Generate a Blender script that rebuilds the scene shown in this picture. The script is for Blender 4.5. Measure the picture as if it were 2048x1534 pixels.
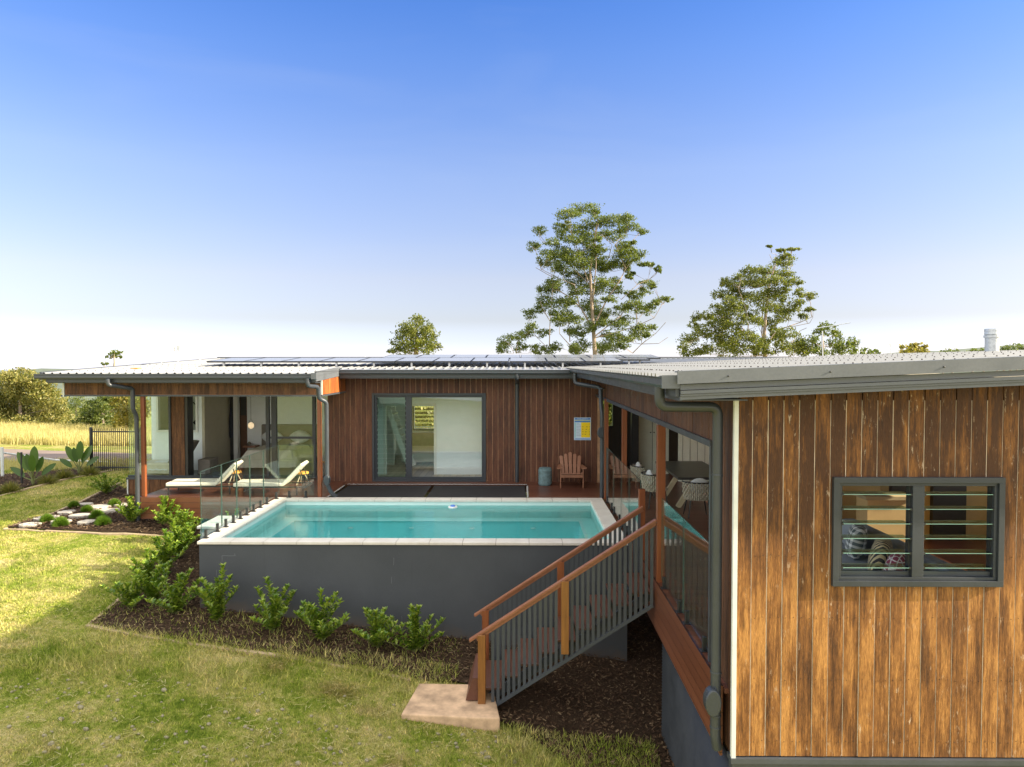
import bpy, math, random
import numpy as np
from mathutils import Vector, Matrix, noise
R = math.radians
rnd = random.Random(7)
nrng = np.random.default_rng(7)
for o in list(bpy.data.objects): bpy.data.objects.remove(o)
scn = bpy.context.scene
COL = scn.collection

# ------------------------------------------------------------ camera, sky, sun
F = 1419.0; CH = 3.19                      # focal length in photo pixels, eye height above the deck
cam_d = bpy.data.cameras.new('camera'); cam = bpy.data.objects.new('camera', cam_d); COL.objects.link(cam)
cam_d.sensor_width = 36; cam_d.lens = F / 2048 * 36; cam_d.clip_start = .1; cam_d.clip_end = 8000
cam.location = (0, 0, CH)
YAW, PITCH = math.atan(16 / F), math.atan(40 / F)
cam.rotation_euler = (R(90) - PITCH, 0, YAW)
scn.camera = cam
scn.render.resolution_x = 1024; scn.render.resolution_y = 767
scn.view_settings.view_transform = 'Standard'; scn.view_settings.look = 'None'
scn.view_settings.gamma = 1; scn.view_settings.exposure = 1.6

SUN_EL, SUN_AZ = R(24), R(-7)              # azimuth measured from +X, negative = towards the camera side
sd = Vector((math.cos(SUN_EL) * math.cos(SUN_AZ), math.cos(SUN_EL) * math.sin(SUN_AZ), math.sin(SUN_EL)))
world = bpy.data.worlds.new('World'); scn.world = world; world.use_nodes = True
wn = world.node_tree; wn.nodes.clear()
sky = wn.nodes.new('ShaderNodeTexSky'); sky.sky_type = 'NISHITA'; sky.sun_disc = False
sky.sun_elevation = SUN_EL; sky.sun_rotation = R(90) - SUN_AZ
sky.air_density = 1.0; sky.dust_density = .6; sky.ozone_density = 2.0
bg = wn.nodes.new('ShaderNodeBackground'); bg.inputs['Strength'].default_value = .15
wo = wn.nodes.new('ShaderNodeOutputWorld')
tcw = wn.nodes.new('ShaderNodeTexCoord'); sxw = wn.nodes.new('ShaderNodeSeparateXYZ'); wn.links.new(tcw.outputs['Generated'], sxw.inputs[0])
# clear air colour by elevation, and added fill light overhead and behind the viewer
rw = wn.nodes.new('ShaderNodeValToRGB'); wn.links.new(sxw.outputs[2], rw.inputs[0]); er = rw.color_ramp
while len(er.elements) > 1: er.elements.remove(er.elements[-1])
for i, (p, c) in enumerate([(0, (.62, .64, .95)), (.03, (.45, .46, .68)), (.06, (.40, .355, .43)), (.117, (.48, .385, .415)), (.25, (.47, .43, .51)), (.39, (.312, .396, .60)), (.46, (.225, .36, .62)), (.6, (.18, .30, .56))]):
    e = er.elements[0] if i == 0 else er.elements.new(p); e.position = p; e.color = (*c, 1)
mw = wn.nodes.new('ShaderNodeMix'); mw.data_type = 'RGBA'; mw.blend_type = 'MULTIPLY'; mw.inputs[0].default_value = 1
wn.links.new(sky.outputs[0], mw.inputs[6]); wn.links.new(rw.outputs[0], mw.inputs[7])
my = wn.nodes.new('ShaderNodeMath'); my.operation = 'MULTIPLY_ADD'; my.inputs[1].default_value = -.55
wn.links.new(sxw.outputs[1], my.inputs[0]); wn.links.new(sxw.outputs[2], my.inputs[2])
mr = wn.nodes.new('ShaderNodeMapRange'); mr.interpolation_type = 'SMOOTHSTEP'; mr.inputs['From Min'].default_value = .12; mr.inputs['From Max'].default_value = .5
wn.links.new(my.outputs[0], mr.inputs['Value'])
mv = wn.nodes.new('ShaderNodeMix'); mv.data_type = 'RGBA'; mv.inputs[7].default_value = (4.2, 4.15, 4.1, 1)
nw = wn.nodes.new('ShaderNodeTexNoise'); nw.inputs['Scale'].default_value = 2.2; nw.inputs['Detail'].default_value = 6; nw.inputs['Distortion'].default_value = .6
mpw = wn.nodes.new('ShaderNodeMapping'); mpw.inputs['Scale'].default_value = (1, 1, 5); mpw.inputs['Rotation'].default_value = (0, .3, 0); wn.links.new(tcw.outputs['Generated'], mpw.inputs[0]); wn.links.new(mpw.outputs[0], nw.inputs['Vector'])
mc = wn.nodes.new('ShaderNodeMapRange'); mc.inputs['From Min'].default_value = .5; mc.inputs['From Max'].default_value = .85; mc.inputs['To Max'].default_value = .10; wn.links.new(nw.outputs[0], mc.inputs['Value'])
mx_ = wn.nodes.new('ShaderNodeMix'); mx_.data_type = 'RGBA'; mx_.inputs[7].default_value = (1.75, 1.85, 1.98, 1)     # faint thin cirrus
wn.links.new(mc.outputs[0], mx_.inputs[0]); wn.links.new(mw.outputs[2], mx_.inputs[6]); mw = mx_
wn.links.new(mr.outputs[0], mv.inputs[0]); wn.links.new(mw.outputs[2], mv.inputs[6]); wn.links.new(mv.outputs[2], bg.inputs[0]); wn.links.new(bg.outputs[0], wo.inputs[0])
sl = bpy.data.lights.new('sun', 'SUN'); sl.energy = 4.5; sl.angle = R(.6); sl.color = (1, .87, .66)
so = bpy.data.objects.new('sun', sl); COL.objects.link(so); so.rotation_euler = sd.to_track_quat('Z', 'Y').to_euler(); so.location = (30, 0, 30)

# ------------------------------------------------------------ pixel -> place
camM = (Matrix.Rotation(YAW, 3, 'Z') @ Matrix.Rotation(R(90) - PITCH, 3, 'X'))
def ray(px, py): return (camM @ Vector(((px - 1024) / F, -(py - 767) / F, -1)))
def at(px, py, Y):
    d = ray(px, py); t = Y / d.y; return Vector((d.x * t, Y, CH + d.z * t))

# ------------------------------------------------------------ ground height
CP = [(-5.8,12.5,-1.22),(-3.1,12.5,-1.57),(-1.5,12.5,-1.77),(-.75,12.5,-1.82),(2,12.5,-2.2),(-.54,10.3,-1.97),(-1.3,9.8,-1.93),
      (-7.3,12,-1.25),(-9,16.6,-.62),(-11,19,-.56),(-13,18,-.62),(-12.5,22.5,-.3),(-6.2,8.4,-1.62),(-9,12.3,-1.17),(5,12,-2.4),(0,5,-2.3),
      (2,9,-2.3),(-3,8.5,-1.85),(-7,16.5,-.8),(-20,28,-.36),(-18,22,-.4),(-12,8,-1.3),(-16,14,-.9),(8,6,-2.5),(8,20,-1.8),(-5,22,-.9),(3,26,-1.3),(-28,30,-.2),(-24,38,-.8),(-10,38,-.9)]
_c = np.array(CP)
def _phi(r): return np.where(r > 1e-6, r * r * np.log(np.maximum(r, 1e-6)), 0)
_n = len(_c); _K = _phi(np.linalg.norm(_c[:, None, :2] - _c[None, :, :2], axis=2)) + np.eye(_n) * .8
_P = np.hstack([np.ones((_n, 1)), _c[:, :2]])
_W = np.linalg.solve(np.block([[_K, _P], [_P.T, np.zeros((3, 3))]]), np.concatenate([_c[:, 2], np.zeros(3)]))
def HN(X, Y):
    X = np.atleast_1d(np.asarray(X, float)); Y = np.atleast_1d(np.asarray(Y, float))
    Xc = np.clip(X, -30, 12); Yc = np.clip(Y, 2, 40)
    z = _W[_n] + _W[_n + 1] * Xc + _W[_n + 2] * Yc
    for i in range(_n): z = z + _W[i] * _phi(np.hypot(Xc - _c[i, 0], Yc - _c[i, 1]))
    d = np.maximum(Y - 40, 0); z = z - 45 * (1 - np.exp(-(d / 260) ** 1.3))
    z = z - .04 * np.maximum(X - 14, 0).clip(0, 200)
    return z
def H(x, y): return float(HN(x, y)[0])
def G(px, py):                              # where a pixel's ray meets the ground
    d = ray(px, py); t0, t1 = 3.0, 400.0
    o = Vector((0, 0, CH)); t = t0
    while t < 400:
        p = o + d * t
        if p.z < H(p.x, p.y): break
        t *= 1.02
    a, b = t / 1.02, t
    for _ in range(18):
        m = (a + b) / 2; p = o + d * m
        if p.z < H(p.x, p.y): b = m
        else: a = m
    p = o + d * b; return Vector((p.x, p.y, H(p.x, p.y)))

# ------------------------------------------------------------ objects
ORG = {}
def props(o, label=None, cat=None, group=None, kind=None):
    if label: o['label'] = label
    if cat: o['category'] = cat
    if group: o['group'] = group
    if kind: o['kind'] = kind
    return o
def thing(name, label, cat, loc=(0, 0, 0), group=None):
    o = bpy.data.objects.new(name, None); COL.objects.link(o); o.location = loc; o.empty_display_size = .1
    ORG[o] = Vector(loc); return props(o, label, cat, group)
def children(o): return list(o.children)
def copy_tree(o, loc=None, rz=None, label=None, parent=None):
    c = o.copy(); COL.objects.link(c)
    if parent: c.parent = parent
    if loc is not None: c.location = loc
    if rz is not None: c.rotation_euler = (0, 0, rz)
    if label: c['label'] = label
    for ch in children(o): copy_tree(ch, parent=c)
    return c
class MB:
    def __init__(s): s.v = []; s.f = []
    def add(s, vs, fs):
        b = len(s.v); s.v += [tuple(v) for v in vs]; s.f += [tuple(i + b for i in f) for f in fs]; return s
    def box(s, x0, x1, y0, y1, z0, z1):
        if x0 > x1: x0, x1 = x1, x0
        if y0 > y1: y0, y1 = y1, y0
        if z0 > z1: z0, z1 = z1, z0
        return s.add([(x, y, z) for x in (x0, x1) for y in (y0, y1) for z in (z0, z1)],
                     [(0,1,3,2),(4,6,7,5),(0,4,5,1),(2,3,7,6),(0,2,6,4),(1,5,7,3)])
    def bar(s, a, b, w, h, up=(0, 0, 1)):   # box of section w x h from a to b
        a = Vector(a); b = Vector(b); d = (b - a).normalized(); up = Vector(up)
        sx = d.cross(up)
        if sx.length < 1e-4: sx = d.cross(Vector((0, 1, 0)))
        sx.normalize(); u = sx.cross(d)
        vs = [p + sx * (i * w / 2) + u * (j * h / 2) for p in (a, b) for i, j in ((-1,-1),(1,-1),(1,1),(-1,1))]
        return s.add(vs, [(3,2,1,0),(4,5,6,7),(0,1,5,4),(1,2,6,5),(2,3,7,6),(3,0,4,7)])
    def tube(s, pts, r, n=10, cap=True):
        pts = [Vector(p) for p in pts]; rs = r if hasattr(r, '__len__') else [r] * len(pts)
        rings = []; up = None
        for i, p in enumerate(pts):
            d = (pts[min(i + 1, len(pts) - 1)] - pts[max(i - 1, 0)]).normalized()
            if up is None: up = d.orthogonal().normalized()
            up = (up - d * up.dot(d)); up = up.normalized() if up.length > 1e-5 else d.orthogonal().normalized()
            q = d.cross(up); k = 1.0
            rings.append([p + (up * math.cos(2*math.pi*j/n) + q * math.sin(2*math.pi*j/n)) * rs[i] for j in range(n)])
        vs = [v for r_ in rings for v in r_]; fs = []
        for i in range(len(pts) - 1):
            for j in range(n): fs.append((i*n+j, i*n+(j+1)%n, (i+1)*n+(j+1)%n, (i+1)*n+j))
        if cap: fs += [tuple(range(n))[::-1], tuple((len(pts)-1)*n+j for j in range(n))]
        return s.add(vs, fs)
    def lathe(s, c, prof, n=20):
        c = Vector(c); vs = [c + Vector((math.cos(2*math.pi*j/n)*r, math.sin(2*math.pi*j/n)*r, z)) for r, z in prof for j in range(n)]
        fs = [(i*n+j, i*n+(j+1)%n, (i+1)*n+(j+1)%n, (i+1)*n+j) for i in range(len(prof)-1) for j in range(n)]
        fs += [tuple(range(n))[::-1], tuple((len(prof)-1)*n+j for j in range(n))]
        return s.add(vs, fs)
    def sweep(s, prof, a, b, axis):          # profile of (out, up) pairs swept from a to b; axis = direction of 'out'
        a = Vector(a); b = Vector(b); ax = Vector(axis); n = len(prof)
        vs = [p + ax * u + Vector((0, 0, w)) for p in (a, b) for u, w in prof]
        fs = [(i, (i+1) % n, n + (i+1) % n, n + i) for i in range(n)] + [tuple(range(n))[::-1], tuple(range(n, 2*n))]
        return s.add(vs, fs)
    def poly(s, pts, z0, z1):
        n = len(pts); vs = [(x, y, z) for z in (z0, z1) for x, y in pts]
        return s.add(vs, [tuple(range(n))[::-1], tuple(range(n, 2*n))] + [(i, (i+1)%n, n+(i+1)%n, n+i) for i in range(n)])
    def blob(s, c, r, n=12, m=8, f=None):
        c = Vector(c); vs = []
        for i in range(m + 1):
            t = math.pi * i / m
            for j in range(n):
                p = 2 * math.pi * j / n; d = Vector((math.sin(t)*math.cos(p), math.sin(t)*math.sin(p), math.cos(t)))
                k = f(d) if f else 1
                vs.append(c + Vector((d.x*r[0], d.y*r[1], d.z*r[2])) * k)
        return s.add(vs, [(i*n+j, (i+1)*n+j, (i+1)*n+(j+1)%n, i*n+(j+1)%n) for i in range(m) for j in range(n)])
    def xform(s, M, start=0):
        for i in range(start, len(s.v)): s.v[i] = tuple(M @ Vector(s.v[i]))
        return s
    def build(s, name, mat, parent=None, smooth=False, bevel=0, label=None):
        org = ORG.get(parent, Vector((0, 0, 0)))
        me = bpy.data.meshes.new(name); me.from_pydata([tuple(Vector(v) - org) for v in s.v], [], s.f); me.update()
        me.materials.append(mat)
        if smooth:
            me.polygons.foreach_set('use_smooth', [True] * len(me.polygons))
            me.set_sharp_from_angle(angle=R(40))
        o = bpy.data.objects.new(name, me); COL.objects.link(o)
        if parent: o.parent = parent; ORG[o] = org
        if bevel:
            b = o.modifiers.new('bevel', 'BEVEL'); b.width = bevel; b.segments = 2; b.limit_method = 'ANGLE'
        if label: o['label'] = label
        return o
def npmesh(name, V, Fc, mat, parent=None, nside=3):   # fast mesh from arrays
    org = ORG.get(parent, Vector((0, 0, 0)))
    V = np.asarray(V, np.float32) - np.array(org, np.float32); Fc = np.asarray(Fc, np.int32)
    me = bpy.data.meshes.new(name); me.vertices.add(len(V)); me.vertices.foreach_set('co', V.ravel())
    me.loops.add(Fc.size); me.loops.foreach_set('vertex_index', Fc.ravel())
    me.polygons.add(len(Fc)); me.polygons.foreach_set('loop_start', np.arange(0, Fc.size, nside, dtype=np.int32))
    me.update(calc_edges=True); me.validate(); me.materials.append(mat)
    o = bpy.data.objects.new(name, me); COL.objects.link(o)
    if parent: o.parent = parent; ORG[o] = org
    return o

# ------------------------------------------------------------ materials
class NT:
    def __init__(s, name):
        s.m = bpy.data.materials.new(name); s.m.use_nodes = True; s.t = s.m.node_tree; s.n = s.t.nodes
        s.b = s.n['Principled BSDF']; s.out = s.n['Material Output']
    def new(s, k, **kw):
        n = s.n.new(k)
        for a, v in kw.items():
            if a.startswith('i_'): n.inputs[int(a[2:]) if a[2:].isdigit() else a[2:]].default_value = v
            else: setattr(n, a, v)
        return n
    def l(s, a, b): s.t.links.new(a, b)
    def pos(s, sc=(1, 1, 1), obj=True):
        tc = s.new('ShaderNodeTexCoord'); mp = s.new('ShaderNodeMapping'); mp.inputs['Scale'].default_value = sc
        s.l(tc.outputs['Object'], mp.inputs[0]); return mp.outputs[0]
    def noise(s, vec, scale, detail=4, rough=.6):
        n = s.new('ShaderNodeTexNoise'); n.inputs['Scale'].default_value = scale; n.inputs['Detail'].default_value = detail
        n.inputs['Roughness'].default_value = rough; s.l(vec, n.inputs['Vector']); return n.outputs[0]
    def ramp(s, fac, stops, interp='LINEAR'):
        r = s.new('ShaderNodeValToRGB'); e = r.color_ramp; e.interpolation = interp
        while len(e.elements) > 1: e.elements.remove(e.elements[-1])
        for i, (p, c) in enumerate(stops):
            el = e.elements[0] if i == 0 else e.elements.new(p)
            el.position = p; el.color = (*c, 1) if len(c) == 3 else c
        s.l(fac, r.inputs[0]); return r.outputs[0]
    def mix(s, fac, a, b, mode='MIX'):
        m = s.new('ShaderNodeMix', data_type='RGBA', blend_type=mode)
        for x, i in ((fac, 0), (a, 6), (b, 7)):
            if isinstance(x, (int, float)): m.inputs[i].default_value = x
            elif isinstance(x, tuple): m.inputs[i].default_value = (*x, 1)
            else: s.l(x, m.inputs[i])
        return m.outputs[2]
    def math(s, op, a, b=None, clamp=False):
        m = s.new('ShaderNodeMath', operation=op, use_clamp=clamp)
        for i, x in enumerate((a, b)):
            if x is None: continue
            if isinstance(x, (int, float)): m.inputs[i].default_value = x
            else: s.l(x, m.inputs[i])
        return m.outputs[0]
    def bump(s, h, strength=.3, dist=.01):
        b = s.new('ShaderNodeBump'); b.inputs['Strength'].default_value = strength; b.inputs['Distance'].default_value = dist
        s.l(h, b.inputs['Height']); s.l(b.outputs[0], s.b.inputs['Normal']); return b
    def done(s, col=None, rough=None, metal=None, spec=None):
        if col is not None:
            if isinstance(col, tuple): s.b.inputs['Base Color'].default_value = (*col, 1)
            else: s.l(col, s.b.inputs['Base Color'])
        if rough is not None:
            if isinstance(rough, (int, float)): s.b.inputs['Roughness'].default_value = rough
            else: s.l(rough, s.b.inputs['Roughness'])
        if metal is not None: s.b.inputs['Metallic'].default_value = metal
        if spec is not None: s.b.inputs['Specular IOR Level'].default_value = spec
        return s.m
def plain(name, col, rough=.6, metal=0, var=.12, scale=6, bump=0):
    t = NT(name); p = t.pos(); n = t.noise(p, scale, 5)
    c = t.ramp(n, [(.3, tuple(x * (1 - var) for x in col)), (.7, tuple(min(1, x * (1 + var)) for x in col))])
    if bump: t.bump(t.noise(p, scale * 12, 3), bump, .004)
    return t.done(c, rough, metal)

def cladding(name, axis, dark, mid, light, worn, wear=.5, top_dark=None, bw=.148):
    t = NT(name); tc = t.new('ShaderNodeTexCoord'); sx = t.new('ShaderNodeSeparateXYZ'); t.l(tc.outputs['Object'], sx.inputs[0])
    u = sx.outputs[axis]; z = sx.outputs[2]
    bi = t.math('FLOOR', t.math('DIVIDE', u, bw))
    wn_ = t.new('ShaderNodeTexWhiteNoise', noise_dimensions='1D'); t.l(bi, wn_.inputs['W'])
    rb = wn_.outputs[0]
    def cmb(su, sz, off=7):
        c = t.new('ShaderNodeCombineXYZ'); t.l(t.math('MULTIPLY', u, su), c.inputs[0])
        t.l(t.math('MULTIPLY', z, sz), c.inputs[1]); t.l(t.math('MULTIPLY', rb, off * 11.0), c.inputs[2]); return c.outputs[0]
    grain = t.noise(cmb(55, 2.2), 1, 6, .7)
    patch = t.noise(cmb(8, 1.1), 1, 6, .72)
    fine = t.noise(cmb(120, 16), 1, 4, .7)
    spots = t.noise(cmb(26, 7), 1, 4, .75)
    k = t.math('ADD', t.math('MULTIPLY', rb, .22), t.math('MULTIPLY', patch, 1.9)); k = t.math('ADD', k, t.math('MULTIPLY', grain, .85))
    k = t.math('SUBTRACT', k, 1.0)
    if top_dark is not None:                 # upper boards darker: kept stain plus eave shade in the colour; lower ones weather-washed
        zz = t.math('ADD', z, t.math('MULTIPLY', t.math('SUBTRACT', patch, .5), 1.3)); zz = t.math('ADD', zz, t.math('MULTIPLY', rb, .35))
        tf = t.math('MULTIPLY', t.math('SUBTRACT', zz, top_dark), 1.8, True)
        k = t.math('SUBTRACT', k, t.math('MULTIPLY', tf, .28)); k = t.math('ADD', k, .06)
    col = t.ramp(k, [(.2, dark), (.5, mid), (.8, light)])
    gm = t.ramp(fine, [(.3, (.62, .60, .58)), (.65, (1.2, 1.18, 1.15))]); col = t.mix(1, col, gm, 'MULTIPLY')
    sp = t.ramp(spots, [(.60, (0, 0, 0)), (.71, (1, 1, 1))]); ms = t.ramp(t.noise(cmb(3.5, 1.3, 3), 1, 3, .6), [(.44, (0, 0, 0)), (.62, (1, 1, 1))]); col = t.mix(t.math('MULTIPLY', t.math('MULTIPLY', sp, ms), wear), col, worn)
    kn = t.new('ShaderNodeTexVoronoi'); kn.inputs['Scale'].default_value = 1; t.l(cmb(4.5, 1.1), kn.inputs['Vector'])
    kd = t.ramp(kn.outputs['Distance'], [(.04, (.35, .35, .35)), (.09, (1, 1, 1))]); col = t.mix(.8, col, kd, 'MULTIPLY')
    t.bump(t.math('ADD', grain, t.math('MULTIPLY', fine, .5)), .55, .006)
    return t.done(col, t.ramp(grain, [(.3, (.5,)*3), (.7, (.75,)*3)]), spec=.3)

M = {}
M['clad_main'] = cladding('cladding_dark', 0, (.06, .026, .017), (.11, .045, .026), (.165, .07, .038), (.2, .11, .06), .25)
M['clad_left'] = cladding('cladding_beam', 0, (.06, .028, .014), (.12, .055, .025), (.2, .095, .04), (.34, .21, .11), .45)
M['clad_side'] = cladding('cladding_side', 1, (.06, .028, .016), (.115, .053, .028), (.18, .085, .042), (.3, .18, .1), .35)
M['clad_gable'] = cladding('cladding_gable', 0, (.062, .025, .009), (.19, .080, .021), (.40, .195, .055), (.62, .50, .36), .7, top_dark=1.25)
M['clad_return_lit'] = cladding('cladding_return_lit', 1, (.2, .055, .015), (.36, .1, .022), (.46, .16, .04), (.5, .3, .15), .3)  # same boards as the beam, with sunlit orange put into the colour
M['batten'] = plain('batten', (.38, .22, .12), .8, var=.5, scale=3)
M['joint_light'] = plain('joint_tongue', (.62, .52, .40), .8, var=.35, scale=6)
M['batten_dark'] = plain('batten_dark', (.03, .02, .015), .9)
def steel(name, col, rough=.35):
    t = NT(name); p = t.pos(); n = t.noise(p, 2.5, 6, .65); n2 = t.noise(p, 40, 3)
    c = t.mix(.5, t.ramp(n, [(.35, tuple(x*.82 for x in col)), (.7, tuple(x*1.15 for x in col))]), t.ramp(n2, [(.3, tuple(x*.9 for x in col)), (.7, tuple(x*1.1 for x in col))]))
    return t.done(c, t.ramp(n, [(.3, (rough*.8,)*3), (.7, (rough*1.3,)*3)]))
M['roof'] = steel('roof_steel', (.25, .255, .255), .42)
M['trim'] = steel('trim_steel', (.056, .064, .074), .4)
M['trim_lit'] = steel('trim_steel_lit', (.108, .117, .127), .45)  # lighter copy of the trim steel, sunlight put into its colour
M['pipe'] = steel('pipe_paint', (.043, .050, .058), .35)
M['frame'] = steel('window_frame', (.028, .034, .042), .45)
M['corr'] = steel('corrugated_dark', (.035, .039, .042), .5)
M['white'] = plain('white_paint', (.75, .75, .72), .6, var=.04)
M['cover'] = plain('cover_strip', (.62, .64, .6), .6, var=.08)
def wood(name, dark, light, axis=0, rough=.4, s=1.0):
    t = NT(name); sc = [30*s, 30*s, 30*s]; sc[axis] = 1.6 * s
    p = t.pos(tuple(sc)); n = t.noise(p, 1, 6, .7); q = t.noise(t.pos((2, 2, 2)), 1, 3)
    c = t.ramp(n, [(.3, dark), (.7, light)]); c = t.mix(.35, c, t.ramp(q, [(.3, dark), (.7, light)]))
    t.bump(n, .25, .004); return t.done(c, rough)
M['post'] = wood('post_timber', (.15, .038, .012), (.27, .085, .028), 2)
M['rail'] = wood('handrail_timber', (.18, .065, .03), (.34, .14, .07), 0)
M['stump'] = wood('newel_timber', (.16, .062, .014), (.33, .14, .03), 2)
M['tread'] = wood('tread_timber', (.085, .032, .02), (.15, .06, .036), 1)
M['adiron'] = wood('garden_chair_timber', (.2, .085, .045), (.36, .165, .09), 2)
def deckmat(name, axis, dark, light, bw=.14, rough=.35):
    t = NT(name); tc = t.new('ShaderNodeTexCoord'); sx = t.new('ShaderNodeSeparateXYZ'); t.l(tc.outputs['Object'], sx.inputs[0])
    v = t.math('DIVIDE', sx.outputs[axis], bw); fr = t.math('FRACT', v); bi = t.math('FLOOR', v)
    w = t.new('ShaderNodeTexWhiteNoise', noise_dimensions='1D'); t.l(bi, w.inputs['W'])
    sc = [3, 3, 3]; sc[axis] = 60; g = t.noise(t.pos(tuple(sc)), 1, 5, .7)
    k = t.math('ADD', t.math('MULTIPLY', w.outputs[0], .5), t.math('MULTIPLY', g, .5))
    c = t.ramp(k, [(.2, dark), (.8, light)])
    gap = t.math('MULTIPLY', t.math('GREATER_THAN', fr, .06), 1.0)
    c = t.mix(gap, tuple(x * .2 for x in dark), c); t.bump(t.math('ADD', gap, t.math('MULTIPLY', g, .1)), .5, .006)
    return t.done(c, rough)
M['deck'] = deckmat('deck_boards', 1, (.085, .03, .018), (.16, .06, .035))
M['deck_fascia'] = deckmat('deck_fascia_boards', 2, (.13, .045, .022), (.23, .085, .042), .135, .3)
M['floor_in'] = deckmat('room_floor', 0, (.42, .33, .24), (.58, .47, .35), .18, .3)
M['floor_dark'] = deckmat('bedroom_floor', 0, (.07, .065, .06), (.12, .11, .1), .3, .3)
M['render'] = None
def render_mat():
    t = NT('pool_render'); p = t.pos(); a = t.noise(p, 1.1, 4); b = t.noise(p, 90, 3, .7)
    c = t.ramp(a, [(.3, (.052, .058, .066)), (.7, (.068, .075, .084))]); c = t.mix(.3, c, t.ramp(b, [(.3, (.04, .045, .05)), (.7, (.09, .095, .105))]))
    sp = t.noise(t.pos((3, 3, .7)), 2.2, 6, .75); c = t.mix(t.ramp(sp, [(.63, (0, 0, 0)), (.75, (.22, .22, .22))]), c, (.13, .135, .135))
    tc = t.new('ShaderNodeTexCoord'); sx = t.new('ShaderNodeSeparateXYZ'); t.l(tc.outputs['Object'], sx.inputs[0])
    hg = t.math('ADD', t.math('ADD', sx.outputs[2], 1.22), t.math('MULTIPLY', t.math('ADD', sx.outputs[0], 3.8), .125))     # height over the bed (soil splashed on the render)
    hg = t.math('ADD', hg, t.math('MULTIPLY', t.math('SUBTRACT', t.noise(t.pos((3, 3, 3)), 2, 5, .7), .5), .5))
    c = t.mix(t.ramp(hg, [(.08, (.55, .55, .55)), (.3, (0, 0, 0))]), c, (.10, .075, .055))
    dr = t.noise(t.pos((9, 9, .35)), 1, 4, .7); c = t.mix(t.ramp(dr, [(.6, (0, 0, 0)), (.78, (.3, .3, .3))]), c, (.032, .035, .038))
    t.bump(t.math('ADD', b, t.math('MULTIPLY', t.noise(p, 7, 4), 1.2)), .6, .006); return t.done(c, .85)
M['render'] = render_mat()
def coping_mat():
    t = NT('coping_stone'); p = t.pos(); a = t.noise(p, 3, 6, .7); b = t.noise(p, 60, 3)
    c = t.ramp(a, [(.3, (.56, .51, .44)), (.7, (.72, .68, .61))]); c = t.mix(.2, c, t.ramp(b, [(.3, (.45, .4, .33)), (.7, (.75, .71, .65))]))
    t.bump(b, .15, .002); return t.done(c, .55)
M['coping'] = coping_mat()
M['joint'] = plain('coping_joint', (.2, .17, .14), .9)
def glass(name, tint=(.93, .97, .955), f0=1.0, edge=(.1, .3, .24)):
    t = NT(name); t.n.remove(t.b)
    tr = t.new('ShaderNodeBsdfTransparent'); tr.inputs[0].default_value = (*tint, 1)
    gl = t.new('ShaderNodeBsdfGlossy'); gl.inputs['Roughness'].default_value = .0; gl.inputs[0].default_value = (.95, 1, .98, 1)
    lw_ = t.new('ShaderNodeLayerWeight'); lw_.inputs[0].default_value = .5; mx = t.new('ShaderNodeMixShader')
    fr = t.math('ADD', t.math('MULTIPLY', t.math('POWER', lw_.outputs['Facing'], 5.0), .9), .04)
    t.l(t.math('MULTIPLY', fr, f0, True), mx.inputs[0]); t.l(tr.outputs[0], mx.inputs[1]); t.l(gl.outputs[0], mx.inputs[2]); t.l(mx.outputs[0], t.out.inputs[0])
    return t.m
M['glass'] = glass('clear_glass'); M['glass_win'] = glass('window_glass', (.95, .97, .96), 1.2)
M['glass_green'] = glass('green_glass', (.93, .975, .95), 1.0)
M['blade_edge'] = NT('louvre_edge').done((.20, .36, .31), .15)
M['glass_edge'] = NT('glass_edge').done((.05, .09, .08), .15)
M['louvre'] = glass('louvre_glass', (.8, .92, .87), 1.6)
def water_mat():
    t = NT('pool_water'); t.n.remove(t.b)
    tr = t.new('ShaderNodeBsdfTransparent'); tr.inputs[0].default_value = (.62, .93, .94, 1)
    gl = t.new('ShaderNodeBsdfGlossy'); gl.inputs['Roughness'].default_value = .02
    fr = t.new('ShaderNodeFresnel'); fr.inputs[0].default_value = 1.36; mx = t.new('ShaderNodeMixShader')
    a = t.noise(t.pos((5, 9, 1)), 1, 3, .5); b = t.noise(t.pos((22, 34, 1)), 1, 2, .5)
    bp = t.new('ShaderNodeBump'); bp.inputs['Strength'].default_value = .2; bp.inputs['Distance'].default_value = .02
    t.l(t.math('ADD', a, t.math('MULTIPLY', b, .25)), bp.inputs['Height'])
    t.l(bp.outputs[0], gl.inputs['Normal']); t.l(bp.outputs[0], fr.inputs['Normal'])
    t.l(fr.outputs[0], mx.inputs[0]); t.l(tr.outputs[0], mx.inputs[1]); t.l(gl.outputs[0], mx.inputs[2]); t.l(mx.outputs[0], t.out.inputs[0])
    return t.m
M['water'] = water_mat()
M['shell'] = plain('pool_shell', (.42, .80, .80), .4, var=.04, scale=1.5)
M['shell_rim'] = plain('pool_shell_rim', (.62, .78, .74), .4, var=.03)
M['black'] = plain('black_metal', (.02, .021, .022), .4)
M['mesh_black'] = plain('black_mesh', (.018, .016, .017), .8, bump=.3)
M['rope'] = plain('white_rope', (.6, .6, .58), .8)
M['cream'] = plain('cream_cushion', (.72, .69, .57), .9, var=.05, scale=3)
M['bluegrey_throw_shade'] = plain('throw_and_lounger_shade', (.55, .57, .6), .9, var=.05)  # pale blue throw, and the painted shade on the lounger backs
M['orange'] = plain('orange_top', (.75, .36, .06), .5)
M['darkfab'] = plain('grey_fabric', (.2, .185, .16), .95, bump=.5)
M['linen'] = plain('linen', (.5, .47, .41), .95, var=.1, scale=4, bump=.3)
M['wall_in'] = plain('room_wall', (.82, .87, .90), .8, var=.03)
M['wall_tan'] = plain('room_wall_tan', (.47, .43, .33), .85, var=.05)
M['bench_top'] = plain('bench_top', (.45, .36, .2), .6)
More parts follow.
